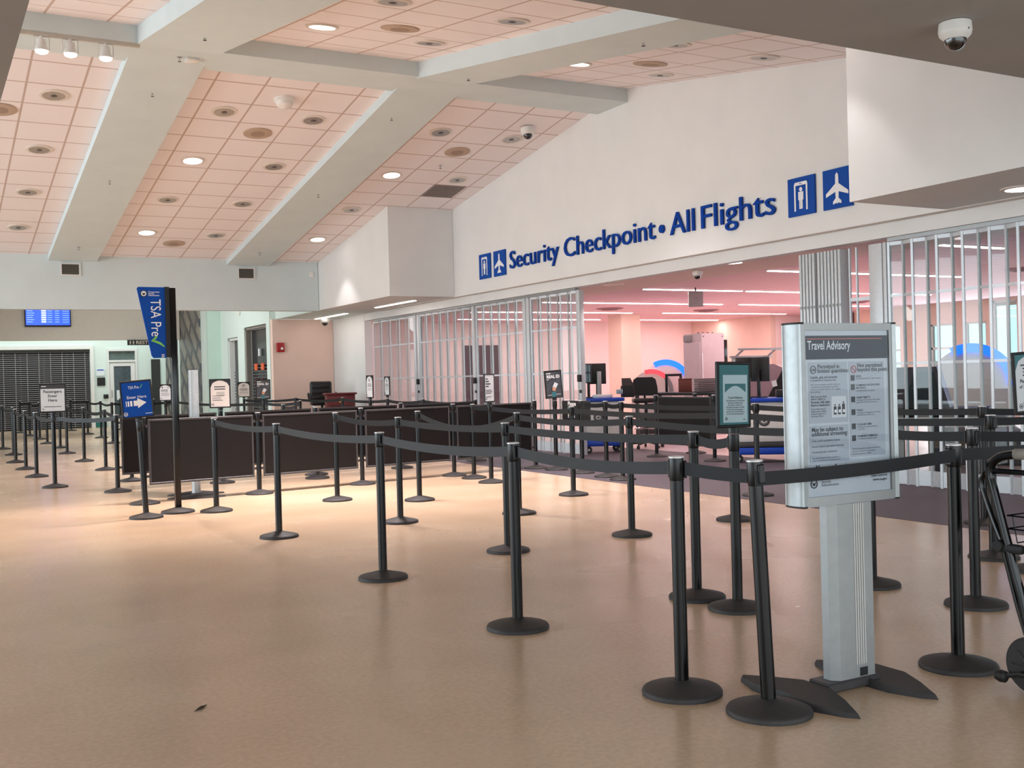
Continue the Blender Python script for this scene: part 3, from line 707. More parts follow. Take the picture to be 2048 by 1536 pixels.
belt('a1', 'a0', .004, zb=.935, sy=-.0)
belt('a0', 'a9', .012, za=.93, ra=-.03, zb=.955, sy=-.036)
belt('a9', 'a9', .01, to=(5.6, 3.30))
# second line
L2 = [(4.161, 11.682), (3.99, 9.456), (3.987, 7.329), (4.063, 5.112)]
for i, (x, y) in enumerate(L2):
    stanchion('b%d' % i, x, y, ('black stanchion at the far left end of the second belt line', 'black stanchion in the second belt line, second from its far left end', 'black stanchion in the second belt line, just behind the centre foreground one', 'black stanchion in the second belt line half hidden by the front pair of posts')[i], clips=(0, PI))
stanchion('b4', 4.058, 4.741, 'black stanchion carrying the framed tablet sign left of the advisory board', clips=(PI,), bare=True)
for i in range(4): belt('b%d' % i, 'b%d' % (i + 1), .02 if i else .035)
# third line
L3 = [(4.89, 11.026), (5.176, 9.266), (5.21, 7.4), (5.163, 4.768), (5.182, 4.036)]
LB3 = ('black stanchion at the far end of the third belt line, start of the drooping belt', 'black stanchion at the near end of the drooping belt, third line', 'black stanchion of the third belt line standing free in the middle of the floor', 'black stanchion hidden behind the column of the advisory board', 'black stanchion behind the wide-based one right of the board')
for i, (x, y) in enumerate(L3): stanchion('c%d' % i, x, y, LB3[i], clips=(0, PI))
for i in range(4): belt('c%d' % i, 'c%d' % (i + 1), (.13, .03, .03, .01)[i])
belt('c4', 'c4', .01, to=(6.4, 2.9))
# fourth line
L4 = [(6.443, 12.244), (6.463, 10.298), (6.467, 7.566), (6.555, 4.951)]
LB4 = ('black stanchion carrying the framed notice in front of the dark barrier panels', 'black stanchion in the fourth belt line, on the tan floor left of the opening', 'black stanchion in the fourth belt line behind the tablet sign', 'black stanchion in the fourth belt line, rear of the right hand cluster')
for i, (x, y) in enumerate(L4): stanchion('d%d' % i, x, y, LB4[i], clips=(0, PI), bare=(i == 0))
stanchion('d9', 6.542, 12.929, 'black stanchion between the panel corner post and the framed notice post', clips=(0,))
belt('d9', 'd0', .004); [belt('d%d' % i, 'd%d' % (i + 1), .025) for i in range(3)]
belt('d3', 'd3', .01, to=(8.1, 4.93))
# line along the carpet edge
L5 = [(8.008, 13.205), (7.939, 11.812), (7.861, 11.333), (7.918, 8.879), (7.899, 6.047)]
LB5 = ('black stanchion on the carpet edge carrying the real id poster', 'left one of two close black stanchions on the carpet in front of the desk', 'right one of two close black stanchions on the carpet in front of the desk', 'black stanchion on the carpet behind the tablet sign', 'black stanchion on the carpet edge, farthest of the right hand cluster')
for i, (x, y) in enumerate(L5): stanchion('e%d' % i, x, y, LB5[i], clips=(0, PI), bare=(i == 0))
for i in (1, 2, 3): belt('e%d' % i, 'e%d' % (i + 1), .02)
belt('e4', 'e4', .02, to=(9.45, 5.0))
# posts of the dark panel rows
PA = [(2.274, 12.92), (3.655, 13.067), (5.073, 13.259), (6.512, 13.476), (7.912, 13.62)]
LPA = ('black barrier post behind the tilted blue sign, left end of front panel row', 'black barrier post between first and second panels of the front row', 'black barrier post between second and third panels of the front row', 'black barrier post between third and fourth panels of the front row', 'black barrier post at the right end of the front panel row by the carpet')
for i, (x, y) in enumerate(PA): stanchion('p%d' % i, x, y, LPA[i], clips=())
PB = [(2.249, 14.655), (3.651, 14.882), (5.076, 15.121), (6.47, 15.212), (7.95, 15.6)]
LPB = ('black barrier post at the left end of the rear panel row', 'black barrier post of the rear panel row carrying the tall notice', 'black barrier post in the middle of the rear panel row', 'black barrier post of the rear panel row, fourth from left', 'black barrier post at the right end of the rear panel row')
for i, (x, y) in enumerate(PB): stanchion('q%d' % i, x, y, LPB[i], clips=(), bare=(i == 1))
stanchion('q9', 4.893, 14.539, 'black stanchion between the two panel rows', clips=())
def panel(ka, kb, label):
    A = POSTS[ka][1]; B = POSTS[kb][1]; d = B - A; L = d.length; ang = math.atan2(d.y, d.x)
    t = thing('barrier_panel', label, 'barrier panel', (A.x, A.y, 0), ang, 'dark barrier panels')
    x0, x1 = .06, L - .06
    f = MB(); f.rbox(x0, x1, -.014, .014, .215, .24, .005, 1); f.rbox(x0, x1, -.014, .014, .95, .975, .005, 1); f.rbox(x0, x0 + .022, -.013, .013, .24, .95, .005, 1); f.rbox(x1 - .022, x1, -.013, .013, .24, .95, .005, 1)
    f.build('frame', DARKM, t)
    MB().box(x0 + .022, x1 - .022, -.005, .005, .24, .95).build('infill', PANEL, t, smooth=False)
    h = MB()
    for z in (.3, .88):
        h.box(.032, x0, -.006, .006, z, z + .03); h.box(x1, L - .032, -.006, .006, z, z + .03)
    h.build('bracket', DARKM, t, smooth=False)
for r_, keys in (('front', 'p'), ('rear', 'q')):
    for i in range(4): panel('%s%d' % (keys, i), '%s%d' % (keys, i + 1), 'dark panel of the %s barrier row, %s from the left' % (r_, ('first', 'second', 'third', 'last')[i]))
# left hand queue
C1 = [(1.636, 15.989), (1.597, 18.13), (1.597, 19.983), (1.59, 22.013), (1.738, 24.603), (1.707, 27.277)]
for i, (x, y) in enumerate(C1):
    stanchion('f%d' % i, x, y, ('black stanchion carrying the passengers enter here sign' if i == 0 else 'black stanchion in the leftmost queue row, %s behind the passengers sign' % ORD[i]), clips=(0, PI), bare=(i == 0))
for i in range(5): belt('f%d' % i, 'f%d' % (i + 1), .05)
belt('f0', 'q0', .03)
C2 = [(2.683, 16.209), (2.694, 18.712), (2.683, 21.214), (2.712, 24.055), (2.851, 26.534), (2.811, 28.918), (2.886, 31.575), (2.868, 34.272), (2.832, 36.984)]
for i, (x, y) in enumerate(C2): stanchion('g%d' % i, x, y, 'black stanchion in the second queue row on the left, %s from the barrier panels' % ORD[i], clips=(0, PI))
for i in range(8): belt('g%d' % i, 'g%d' % (i + 1), .05)
C3 = [(4.119, 27.385), (4.327, 30.688), (4.345, 33.422), (4.3, 36.9)]
for i, (x, y) in enumerate(C3): stanchion('h%d' % i, x, y, 'black stanchion in the third queue row on the left before the shutter, %s one' % ORD[i], clips=(0, PI))
for i in range(3): belt('h%d' % i, 'h%d' % (i + 1), .05)
C4 = [(5.584, 27.575), (5.8, 31.2), (5.657, 35.9)]
for i, (x, y) in enumerate(C4): stanchion('i%d' % i, x, y, 'black stanchion in the far queue row before the white door, %s one' % ORD[i], clips=(0, PI))
for i in range(2): belt('i%d' % i, 'i%d' % (i + 1), .05)
belt('i0', 'h0', .04)
# rear queue before the blush wall
C5 = [(5.257, 17.259), (6.576, 20.465), (6.95, 25.98), (7.846, 24.754)]
for i, (x, y) in enumerate(C5): stanchion('j%d' % i, x, y, ('black stanchion behind the rear panels, left of the blush wall', 'black stanchion in front of the blush wall, left of centre', 'black stanchion carrying the prohibited items notice by the doorways', 'black stanchion deep in the rear queue before the blush wall')[i], clips=(0, PI), bare=(i == 2))
belt('j0', 'j1', .05); belt('j1', 'j3', .05); belt('j2', 'j3', .03)
C6 = [(8.144, 22.36), (7.935, 19.287), (7.915, 17.584)]
for i, (x, y) in enumerate(C6): stanchion('k%d' % i, x, y, 'black stanchion in the row beside the left gate, %s from the blush wall' % ORD[i], clips=(0, PI))
for i in range(2): belt('k%d' % i, 'k%d' % (i + 1), .03)
belt('j3', 'k0', .03); belt('k2', 'q4', .03)
stanchion('l0', 6.0, 21.0, 'black stanchion carrying the dark real id poster by the doorways', clips=(0, PI), bare=True)
belt('l0', 'j1', .03); belt('l0', 'i0', .05)
stanchion('l1', 7.35, 18.7, 'black stanchion carrying an edge-on notice left of the gate', clips=(), bare=True)
stanchion('l2', 8.6, 20.9, 'black stanchion carrying a narrow edge-on notice before the left gate', clips=(), bare=True)
stanchion('l3', 4.75, 24.2, 'black stanchion carrying the small pale notice beside the mural', clips=(), bare=True)
belt('l3', 'i0', .03)
# posts standing inside the checkpoint
stanchion('m0', 10.413, 14.039, 'black stanchion at the left end of the panel inside the checkpoint', clips=(0,))
stanchion('m1', 10.477, 12.677, 'black stanchion at the right end of the panel inside the checkpoint', clips=(0,))
stanchion('m2', 11.295, 14.148, 'black stanchion behind the panel inside the checkpoint', clips=(0,))
panel('m0', 'm1', 'dark panel standing inside the checkpoint behind the opening')
stanchion('e8', 8.0, 12.5, 'black stanchion at the right end of the please wait panel', clips=(0,))
belt('e8', 'e1', .015)

# ------------------------------------------------------------------ framed notices
def seal(m, x, z, r, y=-.0135):
    m.disc(x, z, r, y, y + .001, 20, r * .78)
    m.poly([(x - r * .55, z + r * .35), (x - r * .15, z + r * .05), (x, z + r * .2), (x + r * .15, z + r * .05), (x + r * .55, z + r * .35), (x + r * .3, z - r * .25), (x, z - r * .55), (x - r * .3, z - r * .25)], y, y + .001)
def notice(key, w, h, label, draw, rz=0.0, tilt=0.0, bgm=PAPER, z0=None, xy=None):
    p = POSTS[key][1] if key else Vector(xy)
    z = 1.003 if z0 is None else z0
    t = thing('sign_holder', label, 'sign', (p.x, p.y, z), rz)
    t.rotation_euler = (0, tilt, rz)
    MB().lathe([(.034, -.001), (.034, .03), (.02, .035)], n=20).build('socket', HEADM, t)
    f = MB(); b = .018; z1 = .03
    f.rbox(-w / 2, w / 2, -.012, .012, z1, z1 + b, .005, 1); f.rbox(-w / 2, w / 2, -.012, .012, z1 + h - b, z1 + h, .005, 1); f.rbox(-w / 2, -w / 2 + b, -.012, .012, z1 + .004, z1 + h - .004, .005, 1); f.rbox(w / 2 - b, w / 2, -.012, .012, z1 + .004, z1 + h - .004, .005, 1)
    f.box(-w / 2 + .01, w / 2 - .01, .002, .008, z1 + .01, z1 + h - .01)
    f.build('frame', BLACKP, t)
    pst = MB().box(-w / 2 + b, w / 2 - b, -.008, .0015, z1 + b, z1 + h - b).build('poster', bgm, t, smooth=False)
    draw(pst, w, h, z1)
    return t
Y0 = -.0095
def lines(m, x0, x1, z, n, dz, hgt, jag=.2, c=False):
    for i in range(n):
        q = (x1 - x0) * random.uniform(0, jag); a_, b_ = (x0 + q / 2, x1 - q / 2) if c else (x0, x1 - q)
        m.box(a_, b_, Y0, Y0 + .001, z - i * dz, z - i * dz + hgt)
def d_enter(p, w, h, z):
    m = MB().text('TSA Pre', -.075, z + h - .085, .042, Y0, bold=.01, width=.105)
    m.text('Enter Here', 0, z + h - .185, .042, Y0, 'CENTER', bold=.005)
    x0, zz = -.11, z + .155
    for k, wd in ((0, .008), (.018, .014), (.042, .02)): m.box(x0 + k, x0 + k + wd, Y0, Y0 + .001, zz - .027, zz + .027)
    m.poly([(x0 + .075, zz - .027), (x0 + .115, zz - .027), (x0 + .115, zz - .052), (x0 + .2, zz), (x0 + .115, zz + .052), (x0 + .115, zz + .027), (x0 + .075, zz + .027)], Y0, Y0 + .001)
    seal(m, -.12, z + .05, .02, Y0); m.box(.07, .14, Y0, Y0 + .001, z + .04, z + .045)
    m.build('print', SIGNW, p, smooth=False)
    MB().poly([(.035, z + h - .075), (.042, z + h - .082), (.05, z + h - .078), (.068, z + h - .045), (.062, z + h - .045), (.048, z + h - .07)], Y0, Y0 + .001).build('tick', GREEN, p, smooth=False)
def d_pass(p, w, h, z):
    MB().box(-w / 2 + .018, w / 2 - .018, Y0, Y0 + .0005, z + h - .075, z + h - .018).build('heading_band', DARKM, p, smooth=False)
    for i, s in enumerate(('Passengers', 'Enter', 'Here')): MB().text(s, 0, z + h - .13 - i * .06, .054, Y0, 'CENTER', bold=.015).build('lettering', INK, p, smooth=False)
    m = MB(); lines(m, -.11, .13, z + .075, 1, .02, .008); m.build('small_print', INK, p, smooth=False)
    m = MB(); seal(m, -.12, z + .045, .013, Y0); m.build('seal', INK, p, smooth=False)
    MB().box(-w / 2 + .03, -w / 2 + .09, Y0 - .001, Y0, z + h - .045, z + h - .036).build('mark', SIGNW, p, smooth=False)
def corner(m, w, h, z, b=.018):
    pts = [(-w / 2 + b, z + h - b), (-w / 2 + b, z + h - b - .1 * h / .4)] + [(-w / 2 + b + (w - 2 * b) * k / 10, z + h - b - .075 * (1 - math.sin(PI * (.08 + .84 * k / 10))) * h / .4 - .004) for k in range(1, 10)] + [(w / 2 - b, z + h - b - .085 * h / .4), (w / 2 - b, z + h - b)]
    m.poly(list(reversed(pts)) if False else pts, Y0 + .0004, Y0 + .001)
def d_text(p, w, h, z, head=('',), icon=None):
    k = MB(); corner(k, w, h, z); k.build('corner_band', INK, p, smooth=False)
    m = MB(); a_ = w / 2 - .04
    if icon == 'no':
        m.disc(0, z + h - .09, .035, Y0, Y0 + .001, 20, .028); m.box(-.02, .015, Y0, Y0 + .001, z + h - .092, z + h - .08); m.box(-.02, -.01, Y0, Y0 + .001, z + h - .11, z + h - .09)
        lines(m, -a_, a_, z + h - .165, 3, .022, .009, .3, True); lines(m, -a_, a_, z + h - .24, 3, .018, .004, .35, True)
    elif icon == 'two':
        m.box(-.07, -.045, Y0, Y0 + .001, z + h - .09, z + h - .06); m.box(-.015, .015, Y0, Y0 + .001, z + h - .077, z + h - .072); m.disc(.06, z + h - .075, .018, Y0, Y0 + .001, 16, .012)
        lines(m, -a_, a_ - .02, z + h - .13, 2, .025, .012, .15); lines(m, -a_, a_, z + h - .19, 4, .02, .005, .3)
    else:
        lines(m, -a_ * .75, a_ * .7, z + h - .115, 2, .032, .013, .1, True)
        lines(m, -.05, a_ - .03, z + h - .19, 3, .017, .004, .2); lines(m, -a_, a_ - .05, z + h - .235, 1, .02, .006, .05); lines(m, -a_, a_ - .05, z + h - .255, 3, .016, .004, .35); lines(m, -a_, a_ - .06, z + .1, 1, .016, .005, .1)
    seal(m, -w / 2 + .045, z + .05, .016, Y0)
    m.build('print', INK, p, smooth=False)
def d_real(p, w, h, z):
    m = MB().text('REAL ID', 0, z + h - .11, .06, Y0, 'CENTER', bold=.04, width=w - .07)
    lines(m, -w / 2 + .03, -.03, z + h - .05, 1, .02, .012); lines(m, -w / 2 + .03, -.06, z + h - .135, 1, .02, .008); lines(m, .03, w / 2 - .03, z + .05, 1, .02, .006); lines(m, -w / 2 + .03, -.03, z + .045, 1, .01, .006)
    m.build('print', SIGNW, p, smooth=False)
    c = MB().poly([(-.02, z + .16), (.03, z + .135), (.07, z + .2), (.02, z + .228)], Y0, Y0 + .001); c.build('card', PAPER, p, smooth=False)
    MB().poly([(-.025, z + .11), (.02, z + .1), (.035, z + .14), (.0, z + .165), (-.02, z + .15)], Y0 - .0005, Y0 + .0004).build('hand', mat('poster_skin', (206, 150, 120), .5), p, smooth=False)
    MB().box(-.035, .03, Y0, Y0 + .001, z + .02, z + .09).build('sleeve', TEALP, p, smooth=False)
def d_plain(p, w, h, z):
    m = MB(); a_ = w / 2 - .035
    for i, s in enumerate(('Stop', 'Have your', 'identification', 'ready')): m.box(-a_, -a_ + (.05, .08, .12, .07)[i], Y0, Y0 + .001, z + h - .075 - i * .032, z + h - .06 - i * .032)
    lines(m, -a_, a_ - .02, z + h - .215, 3, .02, .007, .2); lines(m, -a_, a_ - .05, z + h - .3, 1, .02, .006); seal(m, -a_ + .01, z + .05, .014, Y0)
    m.build('print', INK, p, smooth=False)
def d_tablet(p, w, h, z):
    b = .018
    MB().box(-w / 2 + b, w / 2 - b, Y0 + .0006, Y0 + .001, z + b, z + h - b).build('backing_print', TEALP, p, smooth=False)
    pp = MB().box(-w / 2 + .045, w / 2 - .03, Y0, Y0 + .0005, z + .03, z + h - .075).build('letter', mat('pale_blue_paper', (186, 212, 220), .45, noise=.02), p, smooth=False)
    k = MB(); xa, xb, zt = -w / 2 + .06, w / 2 - .045, z + h - .125
    k.poly([(xa, zt), (xa, zt - .05)] + [(xa + (xb - xa) * i / 10, zt - .05 + .038 * math.sin(PI * i / 10)) for i in range(1, 10)] + [(xb, zt - .05), (xb, zt)], Y0 - .001, Y0 - .0003); k.build('arch_print', TEALP, p, smooth=False)
    m = MB().text('Travel Advisory', .006, z + .165, .019, Y0 - .001, 'CENTER', bold=.005)
    for i, s in enumerate(('The Department of Homeland', 'Security has determined', 'that safety conditions at', 'this airport impede the safety', 'and security of passengers,', 'aircraft, and crew traveling to', 'or from international points.')): m.text(s, .006, z + .15 - i * .0125, .0125, Y0 - .001, 'CENTER')
    seal(m, -w / 2 + .07, z + .052, .009, Y0 - .001); m.box(.07, .09, Y0 - .001, Y0, z + .045, z + .048)
    m.build('print', INK, p, smooth=False)
def d_edge(p, w, h, z):
    k = MB(); corner(k, w, h, z); k.build('corner_band', TEALP, p, smooth=False)
    m = MB(); lines(m, -.09, .1, z + h - .09, 4, .022, .008, .3, True)
    m.text('Pack liquids', -.02, z + .2, .034, Y0, 'CENTER', bold=.02); m.text('of 3 oz or less', -.02, z + .165, .03, Y0, 'CENTER', bold=.01)
    m.text('3-1-1', -.04, z + .115, .032, Y0, 'CENTER', bold=.03); lines(m, -.09, .1, z + .085, 3, .02, .008, .3, True); seal(m, -w / 2 + .05, z + .05, .016, Y0)
    m.build('print', INK, p, smooth=False)
notice('f0', .34, .40, 'framed sign reading Passengers Enter Here on the leftmost queue post', d_pass, rz=-.1)
notice('q1', .285, .40, 'tall framed pale notice standing on the rear panel row', lambda *a: d_text(*a), rz=-.15, bgm=PAPERP)
notice('j2', .30, .37, 'framed notice with a prohibited circle before the dark doorways', lambda *a: d_text(*a, icon='no'), rz=-.2, bgm=PAPERP)
notice('l0', .29, .40, 'dark framed poster reading real id in front of the orange decals', d_real, rz=-.2, bgm=DPOST)
notice('l3', .26, .36, 'small framed notice beside the mural and the edge-on silver board', lambda *a: d_text(*a, icon='two'), rz=-.1)
notice('l1', .28, .42, 'edge-on framed notice left of the gate, larger one of two', lambda *a: d_text(*a, icon='no'), rz=-1.5)
notice('l2', .28, .40, 'edge-on framed notice before the left gate, smaller one of two', lambda *a: d_text(*a, icon='no'), rz=-1.58)
notice('d0', .255, .37, 'framed white notice standing in front of the dark barrier panels', d_plain, rz=.55)
notice('e0', .27, .40, 'framed real id poster with a hand holding a card before the glazed gate', d_real, rz=-.15, tilt=-.06, bgm=DPOST)
notice('b4', .275, .375, 'framed tablet sign with teal travel advisory letter, nearest of the framed notices', d_tablet, rz=.12, tilt=.02, bgm=mat('teal_film', (112, 150, 148), .3, noise=.1))
# leaning post with the blue enter here sign
stanchion('n0', 2.041, 11.535, 'leaning black stanchion carrying the blue enter here sign', (-.045, 0), (), bare=True)
notice('n0', .315, .39, 'blue sign reading Enter Here with a white arrow on a leaning post', d_enter, rz=-.12, tilt=-.075, bgm=BLUE)
stanchion('r0', 5.6, 3.30, 'black stanchion outside the right photo edge holding the front belt', clips=(PI / 2,))
stanchion('r1', 6.4, 2.9, 'black stanchion outside the right photo edge holding the third belt', clips=(PI / 2,))
stanchion('r2', 8.1, 4.93, 'black stanchion outside the right photo edge holding the fourth belt', clips=(PI / 2,))
stanchion('r3', 9.45, 5.0, 'black stanchion outside the right photo edge beside the right gate', clips=(PI / 2,))
stanchion('r4', 6.35, 4.48, 'black stanchion at the right photo edge carrying a framed liquids notice', clips=(), bare=True)
notice('r4', .30, .40, 'framed liquids notice cut by the right photo edge', d_edge, rz=-.15, tilt=-.05)
# please wait here panel
t = thing('wait_sign', 'black panel reading Please hung between posts before the opening', 'sign', (8.0, 13.02, 0), -PI / 2)
MB().rbox(.04, .75, -.012, .012, .70, 1.0, .008, 1).build('board', BLACKP, t)
m = MB()
for i, s in enumerate(('Please', 'Wait', 'Here')): m.text(s, .2, .93 - i * .085, .085, -.0135, bold=.02)
m.build('lettering', SIGNW, t, smooth=False)
m = MB(); m.box(-.0, .04, -.008, .008, .76, .78); m.box(-.0, .04, -.008, .008, .93, .95); m.build('bracket', CAPM, t)

# tall blue pre-check sign
t = thing('flag_sign', 'tall black pole with tapered blue flag sign reading TSA Pre and a green tick', 'sign', (2.412, 11.795, 0))
link('base', MB().lathe([(.175, 0), (.176, .012), (.168, .024), (.06, .05), (.04, .056)], n=40).mesh('base', RUBBER, ang=50), t)
MB().rbox(-.028, .036, -.03, .03, .045, 2.40, .008).build('pole', POLE, t)
MB().box(-.075, -.028, -.02, .02, 1.66, 2.41).build('mount_strip', BLACKP, t)
fl = MB().poly([(-.357, 2.395), (-.345, 2.38), (-.357, 2.395)][:0] + [(-.225, 1.68), (-.205, 1.655), (-.075, 1.655), (-.075, 2.405), (-.345, 2.405), (-.357, 2.39)], -.012, .012).build('flag', BLUE, t, smooth=False)
m = MB(); yf = -.0135
m.disc(-.29, 2.335, .036, yf, yf + .001, 24)
for i, s in enumerate(('Transportation', 'Security', 'Administration')): m.text(s, -.245, 2.347 - i * .018, .019, yf, bold=.02)
tx = MB().text('TSA Pre', 0, 0, .15, 0, bold=.0, width=.39)
m.add([(-.222 + z, yf - .0005, 2.275 - x) for x, y, z in tx.v], tx.f)
lines_y = Y0; Y0 = yf; lines(m, -.125, -.085, 1.69, 4, .01, .004, .4); Y0 = lines_y
m.build('print', SIGNW, fl, smooth=False)
m = MB(); seal(m, -.29, 2.335, .036, yf - .001); m.build('emblem', NAVY, fl, smooth=False)
m = MB().tube([(-.165, yf, 1.885), (-.19, yf, 1.858), (-.222, yf, 1.835), (-.18, yf, 1.828), (-.135, yf, 1.808), (-.09, yf, 1.772)], [.008, .012, .009, .012, .012, .006], 8)
m.v = [(x, yf + (y - yf) * .1, z) for x, y, z in m.v]; m.build('tick', GREEN, fl)

# ------------------------------------------------------------------ travel advisory board
t = thing('advisory_board', 'silver travel advisory board on a ribbed column with dark boomerang feet', 'sign', (3.447, 3.33, 0))
hw = .29
def half_round(sgn):
    pts = [(sgn * (hw - .034), -.052), (sgn * (hw - .012), -.055)] + [(sgn * (hw - .02 + .02 * math.cos(a)), .055 * math.sin(a)) for a in [-1.2 + 2.4 * k / 8 for k in range(9)]] + [(sgn * (hw - .012), .055), (sgn * (hw - .034), .052)]
    return pts if sgn > 0 else list(reversed(pts))
for s in (-1, 1):
    MB().flat(half_round(s), .79, 1.54).build('side_profile', ALU, t, ang=50)
    for z in (.782, 1.5405): MB().flat(half_round(s), z, z + .008).build('end_cap', BLACKP, t)
f = MB(); f.box(-hw + .034, hw - .034, -.05, .05, 1.515, 1.545); f.box(-hw + .034, hw - .034, -.05, .05, .785, .825)
f.box(-hw + .034, -hw + .042, -.05, .05, .825, 1.515); f.box(hw - .05, hw - .034, -.05, .05, .825, 1.515)
f.build('frame', ALU_S, t, smooth=False)
ps = MB().box(-hw + .042, hw - .05, -.04, .04, .825, 1.515).build('poster', PAPER, t, smooth=False)
YP = -.041
PX0, PW, PZ1, PH = -hw + .044, .484, 1.512, .684
def U(u): return PX0 + PW * u
def V(v): return PZ1 - PH * v
def pbox(m, u0, u1, v0, v1, y=0.0): m.box(U(u0), U(u1), YP - .0004 - y, YP + .0004 - y, V(v1), V(v0))
m = MB(); pbox(m, 0, 1, .028, .172); m.build('header_band', NAVY, ps, smooth=False)
m = MB(); pbox(m, .03, .93, .045, .05, .001); m.build('header_rule', ORANGE, ps, smooth=False)
m = MB().text('Travel Advisory', U(.035), V(.112), .052, YP - .001, bold=.015, width=.245); m.build('title', SIGNW, ps, smooth=False)
m = MB(); pbox(m, .04, .5, .19, .56); pbox(m, .52, .95, .19, .78); pbox(m, .04, .5, .575, .8); m.build('text_panels', PAPER2, ps, smooth=False)
m = MB(); pbox(m, .3, .475, .4, .53, .001); m.build('bag_picture', SIGNW, ps, smooth=False)
m = MB()
def T(s, u, v, size, bold=0.0, width=None): m.text(s, U(u), V(v), size, YP - .002, bold=bold, width=width)
m.disc(U(.095), V(.235), .017, YP - .0022, YP - .0018, 24, .0135); T('OK', .071, .244, .016, .02)
T('Permitted in', .145, .228, .025, .01); T('limited quantities:', .145, .254, .025, .01)
T('Liquids, gels and aerosols', .06, .288, .015, .012); T('in containers of 3 ounces or less', .06, .304, .011, .01)
T('The 3-ounce limit', .06, .404, .0125); T("doesn't apply to:", .06, .418, .0125); T('Formula, milk, baby', .06, .438, .0135, .012); T('food or medication', .06, .456, .0135, .012)
T('May be subject to', .06, .61, .025, .01); T('additional screening:', .06, .637, .025, .01)
T('Not permitted', .62, .226, .025, .01); T('beyond this point:', .62, .252, .025, .01)
for i, (s, v) in enumerate((('GUNS', .287), ('FLAMMABLE OR EXPLOSIVE', .343), ('SHARP OBJECTS', .42), ('TOOLS', .499), ('CLUB-LIKE ITEMS', .587), ('DISABLING CHEMICALS', .66))):
    T(s, .6, v, .0115, .012); pbox(m, .538, .585, v - .013, v + .022, .001)
T('MATERIALS', .6, .36, .0115, .012)
T('Your safety is our priority', .1, .86, .045, .012, .36)
T('Learn more at', .76, .915, .0165, .01); T('www.tsa.gov', .78, .94, .0165, .01)
for i, (u, hh) in enumerate(((.325, .05), (.375, .05), (.425, .065))):
    pbox(m, u, u + .032, .512 - hh, .512, .002); pbox(m, u + .01, u + .022, .512 - hh - .014, .512 - hh - .003, .002)
seal(m, U(.075), V(.925), .019, YP - .0022)
m.build('print', INK, ps, smooth=False)
m = MB()
for i, s in enumerate(('All 3-ounce containers must fit inside one', 'resealable quart-sized plastic bag. Please', 'remove your plastic bag from your luggage', 'for screening.')): T(s, .06, .33 + i * .0145, .0098)
for i, s in enumerate(('If you have any of', 'these items, please', 'declare them to a', 'security officer.')): T(s, .06, .478 + i * .0145, .0115)
for i, s in enumerate(('Cake, and/or prosthetic devices', 'Exempt liquids, gels and/or aerosols', 'Powder/granular substances')): T(s, .06, .672 + i * .034, .0125)
for i, s in enumerate(('You may be asked to open a container in', 'order to complete the screening process.')): T(s, .06, .775 + i * .015, .0095)
for s, v in (('Including ammunition or replica weapons', .3), ('Including fireworks or gasoline', .376), ('Including pointed scissors with a blade', .434), ('longer than 4 inches, and ice axes', .448), ('Including all tools greater than 7 inches', .513), ('and all hammers, drills, saws', .527), ('Including bats, clubs, baseball bats', .601), ('or golf clubs', .615), ('Including mace or pepper spray', .674)): T(s, .6, v, .009)
for i, s in enumerate(('This list is provided to explain why and is not', 'all-inclusive. Other items may also be', 'deemed unsafe and prohibited.')): T(s, .535, .735 + i * .016, .009)
for i, s in enumerate(('Transportation', 'Security', 'Administration')): T(s, .16, .905 + i * .02, .0165)
m.build('small_print', MIDINK, ps, smooth=False)
m = MB(); m.disc(U(.575), V(.238), .0165, YP - .0022, YP - .0018, 24, .013); m.add([(U(.575) + a * math.cos(.75) - b * math.sin(.75) * -1, YP - .0021, V(.238) - a * math.sin(.75) + b * math.cos(.75)) for a, b in ((-.015, -.0016), (.015, -.0016), (.015, .0016), (-.015, .0016))], [(0, 1, 2, 3)])
m.build('no_symbol', REDP, ps, smooth=False)
m = MB()
for i in range(3): pbox(m, (.329, .379, .429)[i], (.353, .403, .453)[i], .482, .5, .0035)
m.build('bottle_labels', SIGNW, ps, smooth=False)
MB().box(-hw + .042, hw - .05, -.0465, -.0445, .825, 1.515).build('cover_glass', glass('cover_glass', (244, 246, 248), .45), t, smooth=False)
c = MB(); cx0, cx1 = -.122, .108
c.flat([(cx0, -.02), (cx0 + .03, -.05), (cx1, -.05), (cx1, .05), (cx0 + .03, .05), (cx0, .02)], .045, .784)
c.build('column', ALU_S, t, smooth=False)
m = MB()
for k in range(5): m.box(.0 + k * .013, .003 + k * .013, -.0535, -.0505, .1, .783)
m.build('column_ribs', WHITEP, t, smooth=False)
MB().box(.02, .062, -.0535, -.0505, .05, .085).build('name_plate', BLACKP, t, smooth=False)
MB().rbox(-.17, .13, -.06, .06, .004, .044, .006, 1).build('base_bar', DARKM, t)
foot = [(-.277, .12), (-.296, .02), (-.397, -.11), (-.392, -.12), (-.37, -.21), (-.294, -.345), (-.2, -.18), (-.158, -.04), (-.158, .06), (-.2, .2), (-.3, .36), (-.33, .33), (-.29, .2)]
foot = [(-.294, -.345), (-.215, -.2), (-.165, -.06), (-.165, .07), (-.215, .2), (-.3, .35), (-.345, .3), (-.36, .2), (-.335, .08), (-.335, -.06), (-.385, -.16), (-.35, -.27)]
foot = [(-.294, -.345), (-.22, -.21), (-.17, -.08), (-.17, .08), (-.22, .21), (-.294, .345), (-.335, .3), (-.385, .17), (-.392, 0), (-.385, -.17), (-.335, -.3)]
